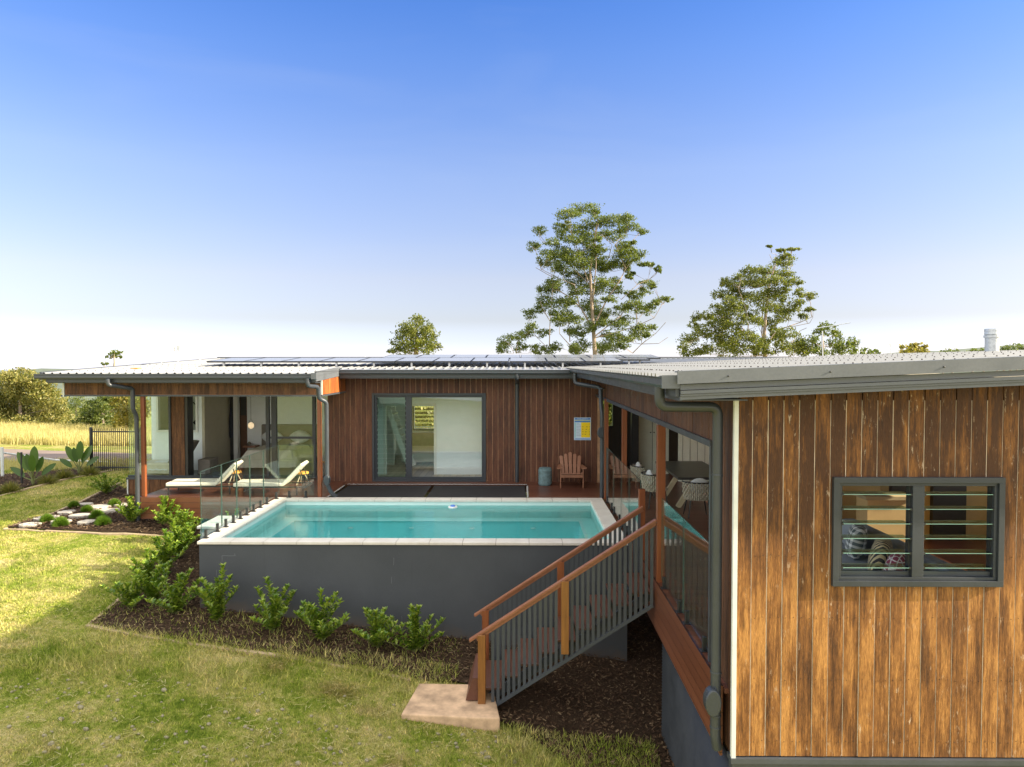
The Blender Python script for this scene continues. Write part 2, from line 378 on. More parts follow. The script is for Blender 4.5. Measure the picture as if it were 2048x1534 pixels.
M['wall_gold'] = plain('room_wall_gold', (.62, .45, .2), .7, var=.12, scale=2)
M['panel'] = plain('panel_wall', (.66, .69, .58), .7, var=.05)
M['dark_in'] = plain('dark_cabinet', (.035, .033, .03), .5)
M['brown_in'] = wood('brown_door', (.07, .032, .016), (.13, .06, .03), 2)
M['teal_drum'] = plain('drum_basket', (.12, .19, .2), .7, var=.3, scale=14, bump=.6)
M['rope_seat'] = plain('woven_rope', (.44, .40, .31), .9, var=.2, scale=30, bump=.5)
M['tabletop'] = plain('table_slab', (.055, .055, .055), .35, var=.2)
M['leg_cream'] = plain('table_leg', (.5, .43, .28), .6)
M['white_pad'] = plain('white_cushion', (.6, .62, .62), .9)
M['pend'] = None
tt = NT('pendant_glass'); tt.b.inputs['Emission Color'].default_value = (1, .75, .45, 1); tt.b.inputs['Emission Strength'].default_value = .25
M['pend'] = tt.done((.9, .75, .5), .4)
M['stone'] = plain('stepping_stone', (.5, .45, .38), .85, var=.15, scale=5, bump=.4)
M['concrete'] = plain('sandstone_pad', (.50, .34, .21), .9, var=.38, scale=4, bump=.9)
M['edging'] = plain('timber_edging', (.42, .31, .2), .9, var=.25, scale=5, bump=.4)
M['asphalt'] = plain('road', (.2, .15, .12), .9, var=.15, scale=1)
M['galv'] = plain('galvanised', (.48, .5, .5), .4, .6, var=.2, scale=25)
M['alum'] = plain('aluminium', (.6, .6, .6), .4, .5, var=.1)

def soil(name, a, b, c):
    t = NT(name); p = t.pos(); n = t.noise(p, 9, 6, .75); n2 = t.noise(p, 55, 4, .7)
    col = t.mix(.5, t.ramp(n, [(.3, a), (.7, b)]), t.ramp(n2, [(.35, a), (.65, c)])); t.bump(n2, .9, .02)
    return t.done(col, .95, spec=.15)
M['mulch'] = soil('mulch_soil', (.022, .014, .009), (.06, .036, .02), (.11, .07, .042))
def chipmat(name, cols):
    t = NT(name); g = t.new('ShaderNodeNewGeometry'); c = t.ramp(g.outputs['Random Per Island'], [(i/(len(cols)-1), k) for i, k in enumerate(cols)])
    return t.done(c, .9, spec=.2)
M['chips'] = chipmat('mulch_chips', [(.03, .016, .009), (.07, .04, .022), (.13, .08, .045), (.055, .03, .018), (.24, .17, .10)])
def grass_cols(t, p):                        # shared patches: straw, mid green, deep green, bare earth
    a = t.noise(p, .75, 6, .62); b = t.noise(p, 3.2, 5, .7); d = t.noise(p, 12, 4, .7)
    k = t.math('ADD', t.math('MULTIPLY', a, .45), t.math('MULTIPLY', b, .35)); k = t.math('ADD', k, t.math('MULTIPLY', d, .24)); k = t.math('SUBTRACT', k, .02)
    c = t.ramp(k, [(.35, (.11, .18, .022)), (.44, (.25, .31, .052)), (.51, (.40, .395, .13)), (.59, (.53, .47, .23)), (.66, (.55, .455, .29))])
    e = t.noise(t.pos((1, 1, 0)), .55, 4, .65); w = t.new('ShaderNodeTexVoronoi'); w.inputs['Scale'].default_value = .55; t.l(t.pos((1, 1.6, 0)), w.inputs['Vector'])
    em = t.math('MULTIPLY', t.ramp(w.outputs['Distance'], [(.10, (1, 1, 1)), (.34, (0, 0, 0))]), t.ramp(e, [(.46, (0, 0, 0)), (.6, (1, 1, 1))])); c = t.mix(t.math('MULTIPLY', em, .75), c, (.22, .13, .075))
    return c, k, d
def lawnmat(blade):
    t = NT('grass_blades' if blade else 'lawn_soil'); p = t.pos(); c, k, d = grass_cols(t, p)
    if blade:
        g = t.new('ShaderNodeNewGeometry'); v = t.ramp(g.outputs['Random Per Island'], [(0, (.6, .68, .5)), (.45, (1, 1.03, .92)), (.8, (1.3, 1.25, 1.05)), (1, (2.0, 1.75, 1.6))])
        c = t.mix(1, c, v, 'MULTIPLY'); t.b.inputs['Base Color'].default_value = (1, 1, 1, 1)
        t.n.remove(t.b); df = t.new('ShaderNodeBsdfDiffuse'); tl = t.new('ShaderNodeBsdfTranslucent'); mx = t.new('ShaderNodeMixShader'); mx.inputs[0].default_value = .35
        t.l(c, df.inputs[0]); t.l(c, tl.inputs[0]); t.l(df.outputs[0], mx.inputs[1]); t.l(tl.outputs[0], mx.inputs[2]); t.l(mx.outputs[0], t.out.inputs[0]); return t.m
    n = t.noise(p, 60, 4, .7); c = t.mix(1, c, t.ramp(n, [(.3, (.5, .48, .4)), (.7, (1.0, .95, .85))]), 'MULTIPLY'); t.bump(n, .8, .02)
    return t.done(c, .95, spec=.1)
M['lawn'] = lawnmat(False); M['blades'] = lawnmat(True)
def leafmat(name, cols, trans=.3, rough=.5):
    t = NT(name); g = t.new('ShaderNodeNewGeometry'); n = t.noise(t.pos(), .8, 3)
    k = t.math('ADD', t.math('MULTIPLY', g.outputs['Random Per Island'], .65), t.math('MULTIPLY', n, .35))
    c = t.ramp(k, [(i/(len(cols)-1), q) for i, q in enumerate(cols)]); t.done(c, rough)
    tl = t.new('ShaderNodeBsdfTranslucent'); mx = t.new('ShaderNodeMixShader'); mx.inputs[0].default_value = trans
    t.l(t.mix(1, c, (1.2, 1.3, .6), 'MULTIPLY'), tl.inputs[0]); t.l(t.b.outputs[0], mx.inputs[1]); t.l(tl.outputs[0], mx.inputs[2]); t.l(mx.outputs[0], t.out.inputs[0]); return t.m
M['gum'] = leafmat('gum_leaves', [(.035, .055, .012), (.075, .105, .02), (.15, .18, .035), (.24, .25, .055)], .45)
M['gum_olive'] = leafmat('olive_gum_leaves', [(.04, .06, .012), (.09, .115, .02), (.18, .19, .035), (.28, .27, .06)], .45)
M['gum_gold'] = leafmat('gold_gum_leaves', [(.06, .075, .012), (.16, .15, .025), (.27, .22, .04), (.34, .28, .07)], .45)
M['bush'] = leafmat('bush_leaves', [(.06, .085, .018), (.15, .16, .035), (.26, .23, .055), (.34, .28, .09)])
M['shrub'] = leafmat('shrub_leaves', [(.035, .085, .010), (.11, .20, .018), (.28, .37, .04), (.50, .52, .12)], .3, .3)
M['banana'] = leafmat('strelitzia_leaves', [(.03, .07, .015), (.06, .12, .02), (.11, .18, .035)], .3, .3)
M['moss'] = leafmat('mound_leaves', [(.05, .12, .01), (.11, .2, .015), (.18, .27, .03)], .2)
M['straw'] = leafmat('tall_grass', [(.3, .25, .08), (.45, .38, .15), (.55, .48, .24), (.4, .36, .12)], .4, .8)
M['bark'] = plain('gum_bark', (.27, .21, .16), .9, var=.35, scale=3, bump=.4)
M['stem'] = plain('stem', (.14, .16, .05), .8)
M['hill'] = plain('hill_bush', (.10, .125, .085), .95, var=.3, scale=.02)

# ------------------------------------------------------------ ground, road, hills
POOL = (-5.79, 1.95, 12.56, 16.80)
def in_poly(X, Y, poly):
    X = np.asarray(X); Y = np.asarray(Y); c = np.zeros(X.shape, bool); n = len(poly)
    for i in range(n):
        x0, y0 = poly[i][:2]; x1, y1 = poly[(i + 1) % n][:2]
        k = ((y0 > Y) != (y1 > Y)); xi = (x1 - x0) * (Y - y0) / ((y1 - y0) if y1 != y0 else 1e-9) + x0
        c ^= k & (X < xi)
    return c
def fbm(x, y, s=1.0): return noise.fractal(Vector((x * s, y * s, 3.3)), 1.0, 2.0, 3)
def axis_pts(parts):
    out = []
    for a, b, n in parts: out += list(np.linspace(a, b, n, endpoint=False))
    return np.array(out + [parts[-1][1]])
xs = axis_pts([(-2500, -200, 14), (-200, -40, 20), (-40, -16, 24), (-16, 4, 100), (4, 14, 20), (14, 100, 16), (100, 2500, 16)])
ys = axis_pts([(-60, 4, 10), (4, 24, 100), (24, 60, 36), (60, 300, 24), (300, 3000, 20)])
XX, YY = np.meshgrid(xs, ys); ZZ = HN(XX.ravel(), YY.ravel()).reshape(XX.shape)
bump_ = np.array([[fbm(x, y, .9) * .035 if abs(x) < 40 and 4 < y < 60 else 0 for x in xs] for y in ys]); ZZ = ZZ + bump_
ins = (XX > -5.65) & (XX < 1.8) & (YY > 12.7) & (YY < 16.65); ZZ[ins] -= 1.6
nx = len(xs); ii = np.arange(len(ys) - 1)[:, None] * nx + np.arange(nx - 1)[None, :]
FQ = np.stack([ii, ii + 1, ii + nx + 1, ii + nx], -1).reshape(-1, 4)
g = npmesh('ground', np.stack([XX, YY, ZZ], -1).reshape(-1, 3), FQ, M['lawn'], nside=4)
g.data.polygons.foreach_set('use_smooth', [True] * len(g.data.polygons)); props(g, kind='structure')
def GR(px, py):
    p = G(px, py); return (p.x, p.y)
BED_STEP = [GR(*q) for q in [(12, 1058), (45, 1046), (110, 1030), (160, 1008), (196, 990), (236, 972)]] + [(-10.6, 19.6), (-8.9, 16.9), (-5.9, 16.9), (-5.9, 15.4)] + [GR(*q) for q in [(352, 1076), (200, 1066), (90, 1062)]]
BED_POOL = [GR(*q) for q in [(352, 1070), (300, 1130), (240, 1200), (178, 1250), (260, 1268), (400, 1290), (560, 1312), (700, 1334), (845, 1362), (930, 1372), (980, 1440)]] + \
           [GR(*q) for q in [(1060, 1480), (1140, 1534)]] + [(1.2, 7.2), (5, 7.2), (5, 18), (2.2, 18), (1.9, 12.6), (-5.75, 12.6), (-5.75, 16.0)]
BED_FAR = [GR(*q) for q in [(-60, 1005), (60, 975), (140, 955), (235, 938)]] + [(-11.9, 23.5), (-14.5, 23.2), (-19, 21.2)]
def sheet(name, poly, dz, mat, step=.25, amp=.03):
    P = np.array([p[:2] for p in poly]); x0, y0 = P.min(0); x1, y1 = P.max(0)
    ax = np.arange(x0, x1 + step, step); ay = np.arange(y0, y1 + step, step)
    import mathutils.geometry as mg
    pts = [Vector(p[:2]) for p in poly]; n = len(pts)
    GX, GY = np.meshgrid(ax, ay); k = in_poly(GX.ravel(), GY.ravel(), P)
    dense = []
    for i in range(n):
        a, b = pts[i], pts[(i + 1) % n]; m = max(1, int((b - a).length / step))
        dense += [a + (b - a) * (j / m) for j in range(m)]
    pv = dense + [Vector((x, y)) for x, y in zip(GX.ravel()[k], GY.ravel()[k])]
    r = mg.delaunay_2d_cdt(pv, [], [list(range(len(dense)))], 1, 1e-4)
    vs = [(v.x, v.y, H(v.x, v.y) + dz + (fbm(v.x, v.y, .9) * .035) + max(0, fbm(v.x, v.y, 2.2)) * amp) for v in r[0]]
    me = bpy.data.meshes.new(name); me.from_pydata(vs, [], r[2]); me.update(); me.materials.append(mat)
    me.polygons.foreach_set('use_smooth', [True] * len(me.polygons))
    o = bpy.data.objects.new(name, me); COL.objects.link(o); return o
for nm, pl in (('garden_bed', BED_STEP), ('garden_bed', BED_POOL), ('garden_bed', BED_FAR)):
    props(sheet(nm, pl, .035, M['mulch']), kind='structure')
def chips(poly, n, size=(.02, .07)):
    P = np.array([p[:2] for p in poly]); lo, hi = P.min(0), P.max(0); X = nrng.uniform(lo[0], hi[0], n * 3); Y = nrng.uniform(lo[1], hi[1], n * 3)
    k = in_poly(X, Y, P); X, Y = X[k][:n], Y[k][:n]; Z = HN(X, Y) + .055 + np.array([fbm(x, y, .9) * .035 + max(0, fbm(x, y, 2.2)) * .03 for x, y in zip(X, Y)]) + nrng.uniform(0, .03, len(X))
    m = len(X); L = nrng.uniform(*size, m); Wd = L * nrng.uniform(.15, .45, m)
    a = nrng.uniform(0, 6.283, m); d = np.stack([np.cos(a), np.sin(a), nrng.uniform(-.5, .5, m)], 1); d /= np.linalg.norm(d, axis=1)[:, None]
    s = np.stack([-np.sin(a), np.cos(a), nrng.uniform(-.6, .6, m)], 1); s /= np.linalg.norm(s, axis=1)[:, None]
    C = np.stack([X, Y, Z], 1); V = np.stack([C - d*L[:,None]/2 - s*Wd[:,None]/2, C + d*L[:,None]/2 - s*Wd[:,None]/2, C + d*L[:,None]/2 + s*Wd[:,None]/2, C - d*L[:,None]/2 + s*Wd[:,None]/2], 1).reshape(-1, 3)
    return V, np.arange(m * 4).reshape(-1, 4)
Vs, Fs, b = [], [], 0
for pl, n in ((BED_STEP, 9000), (BED_POOL, 34000), (BED_FAR, 6000)):
    V, Fc = chips(pl, n); Vs.append(V); Fs.append(Fc + b); b += len(V)
props(npmesh('mulch_chips', np.vstack(Vs), np.vstack(Fs), M['chips'], nside=4), 'brown bark mulch chips spread over the garden beds round pool', 'mulch', kind='stuff')

# ------------------------------------------------------------ grass
def GZ(px, py, z):
    d = ray(px, py); t = (z - CH) / d.z; return (d.x * t, d.y * t)
PAD = [GZ(838, 1366, -1.8), GZ(945, 1368, -1.8), GZ(985, 1370, -1.8), GZ(1000, 1436, -1.8), GZ(972, 1436, -1.8), GZ(802, 1428, -1.8)]
def blades(region, n, h=(.02, .06), w=.006, lean=.6, excl=(), zoff=0):
    x0, x1, y0, y1 = region
    X = nrng.uniform(x0, x1, n); Y = y0 + (y1 - y0) * nrng.uniform(0, 1, n) ** 1.0
    # keep what the lens could see, with a wide margin at the sides
    k = np.abs((X - (-.011) * Y)) < Y * .80 + 2.5
    for pl in excl: k &= ~in_poly(X, Y, np.array([p[:2] for p in pl]))
    X, Y = X[k], Y[k]; m = len(X); Z = HN(X, Y) + zoff
    Z += np.interp(X, xs, np.arange(nx)) * 0
    tall = 1 + .9 * np.clip(np.array([noise.noise(Vector((x * .8, y * .8, 9))) for x, y in zip(X, Y)]), -.6, 1)
    Hh = nrng.uniform(*h, m) * tall; a = nrng.uniform(0, 6.283, m); ln = nrng.uniform(0, lean, m)
    t = nrng.uniform(0, 6.283, m); d = np.stack([np.cos(t) * ln, np.sin(t) * ln, np.ones(m)], 1) * Hh[:, None]
    s = np.stack([np.cos(a), np.sin(a), np.zeros(m)], 1) * (w * nrng.uniform(.7, 1.4, m))[:, None]
    C = np.stack([X, Y, Z], 1)
    V = np.stack([C - s, C + s, C + d], 1).reshape(-1, 3); return V, np.arange(m * 3).reshape(-1, 3)
EX = [BED_STEP, BED_POOL, BED_FAR, PAD, [(-5.8, 12.4), (2.1, 12.4), (2.1, 24), (-11, 24), (-11, 19.7), (-9.0, 16.8), (-5.8, 16.8)], [(1.9, 0), (12, 0), (12, 30), (1.9, 30)]]
# the ground sheet also carries small bumps: lift the blades by the same amount
def blade_set(*a, **k):
    V, Fc = blades(*a, **k); B = V.reshape(-1, 3, 3); z = np.array([fbm(x, y, .9) * .035 for x, y in B[:, 0, :2]]); B[:, :, 2] += z[:, None]; return B.reshape(-1, 3), Fc
Vs, Fs, b = [], [], 0
for reg, n, kw in (((-10, 2.0, 6.5, 11), 190000, dict(h=(.015, .048), w=.006, lean=1.1, excl=EX)), ((-13, -1, 11, 17), 150000, dict(h=(.015, .045), w=.008, lean=1.1, excl=EX)),
                   ((-17, -9, 16, 24), 70000, dict(h=(.02, .06), w=.010, lean=1.0, excl=EX))):
    V, Fc = blade_set(reg, n, **kw); Vs.append(V); Fs.append(Fc + b); b += len(V)
# a few blades straying into the mulch near the lawn's edge and under the stair
for reg, n in (((-7.6, -1.0, 10.4, 11.6), 4200), ((-.3, 1.9, 8.6, 10.0), 4200), ((-7.8, -1.0, 10.2, 12.5), 3000)):
    V, Fc = blade_set(reg, n, h=(.04, .12), w=.006, lean=1.2, zoff=.05, excl=[PAD]); Vs.append(V); Fs.append(Fc + b); b += len(V)
# blades leaning over the garden edging
EL = [GR(*q) for q in [(350, 1068), (295, 1132), (236, 1202), (176, 1251), (260, 1270), (400, 1292), (560, 1315), (700, 1337), (820, 1360)]]
for (a0, b0), dens in zip(zip(EL[:-1], EL[1:]), (300, 500, 500, 500, 700, 900, 1200, 1400)):
    f = nrng.uniform(0, 1, dens); X = a0[0] + (b0[0] - a0[0]) * f + nrng.normal(0, .055, dens); Y = a0[1] + (b0[1] - a0[1]) * f + nrng.normal(-.01, .055, dens); m_ = dens
    Z = HN(X, Y) + np.array([fbm(x, y, .9) * .035 for x, y in zip(X, Y)]); a = nrng.uniform(0, 6.283, m_); ln = nrng.uniform(.2, 1.2, m_); d = np.stack([np.cos(a) * ln, np.sin(a) * ln, np.ones(m_)], 1) * nrng.uniform(.04, .11, m_)[:, None]
    t_ = nrng.uniform(0, 6.283, m_); s_ = np.stack([np.cos(t_), np.sin(t_), 0 * t_], 1) * .007; C = np.stack([X, Y, Z], 1)
    Vs.append(np.stack([C - s_, C + s_, C + d], 1).reshape(-1, 3)); Fs.append(np.arange(m_ * 3).reshape(-1, 3) + b); b += m_ * 3
m_ = 5200; X = nrng.uniform(-9, 1.4, m_); Y = nrng.uniform(6.8, 13, m_); kk = (X < -.2) | (Y < 9.6); kk &= ~in_poly(X, Y, np.array([p[:2] for p in PAD])) & ~((X > -5.85) & (Y > 12.4)); X, Y = X[kk], Y[kk]; m_ = len(X)
nz = np.array([noise.noise(Vector((x * 1.6, y * 1.6, 5))) for x, y in zip(X, Y)]) > -.05; X, Y = X[nz], Y[nz]; m_ = len(X)
Z = HN(X, Y) + .045 + np.array([fbm(x, y, .9) * .035 for x, y in zip(X, Y)]); a = nrng.uniform(0, 6.283, m_); L = nrng.uniform(.05, .16, m_); d = np.stack([np.cos(a) * L, np.sin(a) * L, nrng.uniform(-.01, .02, m_)], 1); s_ = np.stack([-np.sin(a), np.cos(a), a * 0], 1) * .006; C = np.stack([X, Y, Z], 1)
props(npmesh('dead_grass', np.stack([C - s_, C + d - s_ * .3, C + d + s_ * .3, C + s_], 1).reshape(-1, 3), np.arange(m_ * 4).reshape(-1, 4), M['straw'], nside=4), 'dry straw coloured clippings lying on the lawn', 'dead grass', kind='stuff')
props(npmesh('lawn_grass', np.vstack(Vs), np.vstack(Fs), M['blades']), 'short patchy green and straw coloured lawn grass', 'grass', kind='stuff')
m_ = 1500; X = nrng.uniform(-9, .5, m_); Y = 9.4 - .10 * (X + 6) * 0 + nrng.normal(0, .55, m_) - (X + 6) * .05; kk = ~in_poly(X, Y, np.array([p[:2] for p in BED_POOL])) & ~in_poly(X, Y, np.array([p[:2] for p in PAD])); X, Y = X[kk], Y[kk]
cm = MB()
for x, y in zip(X[:420], Y[:420]):
    r_ = rnd.uniform(.008, .035) * (1.4 if rnd.random() < .12 else 1); f1 = rnd.random() * 9
    cm.blob((x, y, H(x, y) + fbm(x, y, .9) * .035 + r_ * .3), (r_, r_ * rnd.uniform(.7, 1.2), r_ * .6), 7, 5, lambda d: 1 + .25 * math.sin(d.x * 4 + f1) * math.cos(d.y * 5 + f1))
M['clod'] = plain('dry_clods', (.27, .24, .15), .95, var=.3, scale=20, bump=.5)
props(cm.build('dirt_clods', M['clod']), 'small pale clods of dry soil scattered in a band over the lawn', 'soil clods', kind='stuff')
# tall dry grass beyond the road
def band(x0, x1, y0, y1, n, h, w, mat, name, label, cat):
    X = nrng.uniform(x0, x1, n); Y = nrng.uniform(y0, y1, n); k = (np.abs(X) < Y * .85 + 3) & True
    X, Y = X[k], Y[k]; m = len(X); Z = HN(X, Y); Hh = nrng.uniform(*h, m) * (1 + .35 * np.array([noise.noise(Vector((x*.4, y*.4, 2))) for x, y in zip(X, Y)]))
    t = nrng.uniform(0, 6.283, m); ln = nrng.uniform(0, .35, m); a = nrng.uniform(0, 6.283, m)
    d = np.stack([np.cos(t)*ln, np.sin(t)*ln, np.ones(m)], 1) * Hh[:, None]; s = np.stack([np.cos(a), np.sin(a), 0*a], 1) * w
    C = np.stack([X, Y, Z], 1); V = np.stack([C - s, C + s, C + d], 1).reshape(-1, 3)
    return props(npmesh(name, V, np.arange(m*3).reshape(-1, 3), mat), label, cat, kind='stuff')
band(-42, -4, 31.3, 42, 70000, (.28, .62), .018, M['straw'], 'tall_grass', 'tall dry golden grass growing beyond the road', 'tall grass')
band(-26, -12, 23.0, 24.9, 9000, (.1, .3), .012, M['straw'], 'verge_grass', 'pale dry tufts between garden bed and road', 'grass')
# road
rd = MB(); pr = None
for i in range(40):
    x = -60 + i * 1.3; yc = 26.8 + min(8, (-x - 19)) * .25; 
    q = [(x, yc - 1.6, H(x, yc - 1.6) + .045), (x, yc, H(x, yc) + .06), (x, yc + 1.6, H(x, yc + 1.6) + .045)]
    if pr: rd.add(pr + q, [(0, 3, 4, 1), (1, 4, 5, 2)])
    pr = q
props(rd.build('road', M['asphalt'], smooth=True), kind='structure')
# hills
def ridge(name, Y, pts, depth, mat):
    xs_ = np.linspace(-1, 1, 90); m = MB(); rows = []
    for j, (dy, hf) in enumerate(((0, 0), (.35, .55), (.7, .85), (1, 1), (1.5, .9), (2.2, .3))):
        row = []
        for t in xs_:
            x = t * Y * 1.1; py = np.interp(1040 + x / Y * F, [p[0] for p in pts], [p[1] for p in pts])
            top = CH + (727 - py) / F * Y * 1.0; base = -60
            hh = base + (top - base) * hf + fbm(x, Y + dy * depth, .012) * 5 * hf + fbm(x, Y, .05) * 2.2
            row.append((x, Y - depth + dy * depth, hh))
        rows.append(row)
    n = len(xs_); m.add([v for r_ in rows for v in r_], [(i*n+j, i*n+j+1, (i+1)*n+j+1, (i+1)*n+j) for i in range(5) for j in range(n-1)])
    return props(m.build(name, mat, smooth=True), kind='structure')
ridge('hills', 1300, [(-600, 744), (0, 744), (70, 741), (130, 747), (300, 752), (1500, 740), (1780, 712), (1860, 703), (1950, 697), (2060, 688), (2600, 680)], 700, M['hill'])

# ------------------------------------------------------------ the house
house = thing('house', 'single storey timber clad house with low grey metal roof and wraparound wings', 'house', (0, 0, 0))
def boards(name, mat, face, u0, u1, zb, zt, axis, holes=(), bw=.148, gap=.007, th=.018, back=None, parent=house, vary=.004):
    """vertical boards on a wall. face = coordinate of the outer face; axis 0: wall faces -Y, axis 1: wall faces -X. zt may be a function of u"""
    m = MB(); fz = zt if callable(zt) else (lambda u: zt); fb = zb if callable(zb) else (lambda u: zb)
    i = math.floor(u0 / bw)
    while i * bw < u1:
        a = max(i * bw + gap / 2, u0); b = min((i + 1) * bw - gap / 2, u1); i += 1
        if b - a < .01: continue
        cuts = [a, b]
        for h in holes:
            for e in (h[0], h[1]):
                if a < e < b: cuts.append(e)
        cuts.sort(); off = rnd.uniform(0, vary)
        for c0, c1 in zip(cuts[:-1], cuts[1:]):
            if c1 - c0 < .003: continue
            mid = (c0 + c1) / 2; segs = [(None, None)]
            sp = [(fb(mid), fz(mid))]
            for h in holes:
                if h[0] < mid < h[1]:
                    ns = []
                    for s0, s1 in sp:
                        if h[2] > s0: ns.append((s0, min(h[2], s1)))
                        if h[3] < s1: ns.append((max(h[3], s0), s1))
                    sp = ns
            for s0, s1 in sp:
                if s1 - s0 < .01: continue
                zA, zB = (fz(c0), fz(c1)) if abs(s1 - fz(mid)) < 1e-6 else (s1, s1)
                f = face - off
                if axis == 0: vs = [(c0, f, s0), (c1, f, s0), (c1, f, zB), (c0, f, zA), (c0, f + th, s0), (c1, f + th, s0), (c1, f + th, zB), (c0, f + th, zA)]
                else: vs = [(f, c1, s0), (f, c0, s0), (f, c0, zA), (f, c1, zB), (f + th, c1, s0), (f + th, c0, s0), (f + th, c0, zA), (f + th, c1, zB)]
                m.add(vs, [(0,1,2,3),(5,4,7,6),(0,3,7,4),(1,5,6,2),(0,4,5,1),(3,2,6,7)])
    return m.build(name, mat, parent)
def wallbox(name, mat, x0, x1, y0, y1, z0, z1, holes=(), axis=0, parent=house):
    """solid wall with rectangular holes (u0,u1,z0,z1)"""
    m = MB(); us = sorted({(x0 if axis == 0 else y0), (x1 if axis == 0 else y1), *[h[0] for h in holes], *[h[1] for h in holes]})
    for a, b in zip(us[:-1], us[1:]):
        mid = (a + b) / 2; sp = [(z0, z1)]
        for h in holes:
            if h[0] < mid < h[1]:
                ns = []
                for s0, s1 in sp:
                    if h[2] > s0: ns.append((s0, min(h[2], s1)))
                    if h[3] < s1: ns.append((max(h[3], s0), s1))
                sp = ns
        for s0, s1 in sp:
            if s1 - s0 < .001: continue
            if axis == 0: m.box(a, b, y0, y1, s0, s1)
            else: m.box(x0, x1, a, b, s0, s1)
    return m.build(name, mat, parent)
YF = 16.80      # front of the left wing
YM = 19.10      # main wall
YG = 19.70      # bedroom glazing
XS = 2.05       # pool-side face of the right wing
YN = 6.78       # face of the near end wall
WX0, WX1 = -3.96, -.95                       # big window
# main wall
wallbox('wall', M['batten'], -5.13, XS + .1, YM + .006, YM + .14, -.3, 2.92, [(WX0, WX1, .02, 2.36)])
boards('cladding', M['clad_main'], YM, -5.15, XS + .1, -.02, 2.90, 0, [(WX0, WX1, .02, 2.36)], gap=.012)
# beam over the bedroom deck and its sunlit return
wallbox('beam_core', M['batten'], -10.86, -4.74, YF + .006, YF + .12, 2.44, 2.86)
boards('beam_cladding', M['clad_left'], YF, -10.86, -4.74, 2.45, 2.85, 0)
rb = MB(); 
i = 0
y = YF + .02
while y < YM - .02:
    rb.box(-4.738, -4.715 + rnd.uniform(0, .003), y + .003, min(y + .145, YM - .01), 2.45, 2.86); y += .148
rb.build('return_cladding', M['clad_return_lit'], house)
# a slender wall under the return between the bedroom and the main wall
wallbox('return_wall', M['clad_main'], -5.20, -5.14, YM + .0, YG + .1, 0, 2.9)
MB().box(-10.90, -10.862, YF - .03, YF + .14, 2.40, 2.86).build('corner_strip', M['cover'], house)
MB().box(-4.735, -4.70, YF - .012, YF + .018, 2.44, 2.87).build('corner_strip', M['cover'], house)
m = MB(); m.box(-10.95, -4.70, YF - .02, YF + .16, 2.405, 2.443); m.box(-4.742, -4.70, YF + .16, YM + .05, 2.405, 2.443)
m.build('beam_trim', M['trim'], house)
MB().box(-10.9, -4.75, YF + .16, YG + .3, 2.46, 2.50).build('soffit', M['white'], house)
# skirt below bedroom
boards('skirt_cladding', M['clad_left'], YG - .06, -10.95, -8.6, -.58, -.05, 0)
MB().box(-10.95, -8.7, YG - .035, YG + .05, -.6, -.02).build('skirt', M['batten_dark'], house)
MB().box(-10.985, -10.952, YG - .085, YG, -.6, -.04).build('corner_strip', M['cover'], house)
MB().box(-11.0, -4.72, YG - .10, YG + .06, -.045, 0).build('sill', M['trim'], house)

# roofs -----------------------------------------------------------
def RZ(Y): return 2.955 + .042 * (Y - 16.3)            # main roof plane
def RX(X): return 3.075 + .043 * (X - 1.3)             # right wing roof plane
def ribbed(m, u0, u1, v0, v1, zf, axis, pitch=.19, h=.028):
    """ribs run along v; u is across. axis 0: u = X, v = Y; axis 1: u = Y, v = X"""
    prof = []; n = int((u1 - u0) / pitch)
    for i in range(n):
        a = u0 + i * pitch; prof += [(a, 0), (a + pitch * .34, 0), (a + pitch * .42, h), (a + pitch * .58, h), (a + pitch * .66, 0)]
    prof.append((u1, 0)); k = len(prof); vs = []
    for v in (v0, v1):
        for u, dz in prof:
            x, y = (u, v) if axis == 0 else (v, u); vs.append((x, y, zf(x, y) + dz))
    m.add(vs, [(i, i + 1, k + i + 1, k + i) for i in range(k - 1)])
m = MB(); zf = lambda x, y: RZ(y)
ribbed(m, -11.1, -4.72, 16.28, 26, zf, 0); ribbed(m, -4.72, 1.3, 18.30, 26, zf, 0); ribbed(m, 1.3, 11.5, 19.3, 26, zf, 0)
main_roof = m.build('roof', M['roof'], house)
m = MB(); zr = lambda x, y: RX(x); ribbed(m, 6.42, 19.3, 1.24, 9.0, zr, 1); m.build('roof', M['roof'], house)
m = MB()                                              # underside so that light does not leak
m.box(-10.9, -4.75, YF + .2, 25.9, 2.86, 2.9); m.box(-4.75, 11.4, YM + .13, 25.9, 2.86, 2.9); m.build('ceiling', M['white'], house)
m = MB(); m.add([(XS + .01, YN + .1, 2.80), (9, YN + .1, 2.93), (9, 19.3, 2.93), (XS + .01, 19.3, 2.80), (XS + .01, YN + .1, 2.85), (9, YN + .1, 2.98), (9, 19.3, 2.98), (XS + .01, 19.3, 2.85)],
                [(0,3,2,1),(4,5,6,7),(0,1,5,4),(1,2,6,5),(2,3,7,6),(3,0,4,7)]); m.build('ceiling', M['wall_tan'], house)
# screws
sc = MB()
for y in np.arange(6.60, 19, .19):
    for x in (1.55, 2.45, 3.35, 4.25, 5.15, 6.0, 7.0, 8.0):
        z = RX(x) + .028; sc.lathe((x + rnd.uniform(-.01, .01), y - .005, z - .002), [(.009, 0), (.009, .008), (.004, .013)], 6)
for x in np.arange(-11.0, 1.2, .19):
    for y in ((17.0, 18.2, 19.4, 20.6) if x < -4.8 else (18.9, 20.1)):
        sc.lathe((x, y, RZ(y) + .026), [(.011, 0), (.011, .01), (.004, .016)], 6)
props(sc.build('roof_screw', M['batten_dark'], house), kind='stuff')
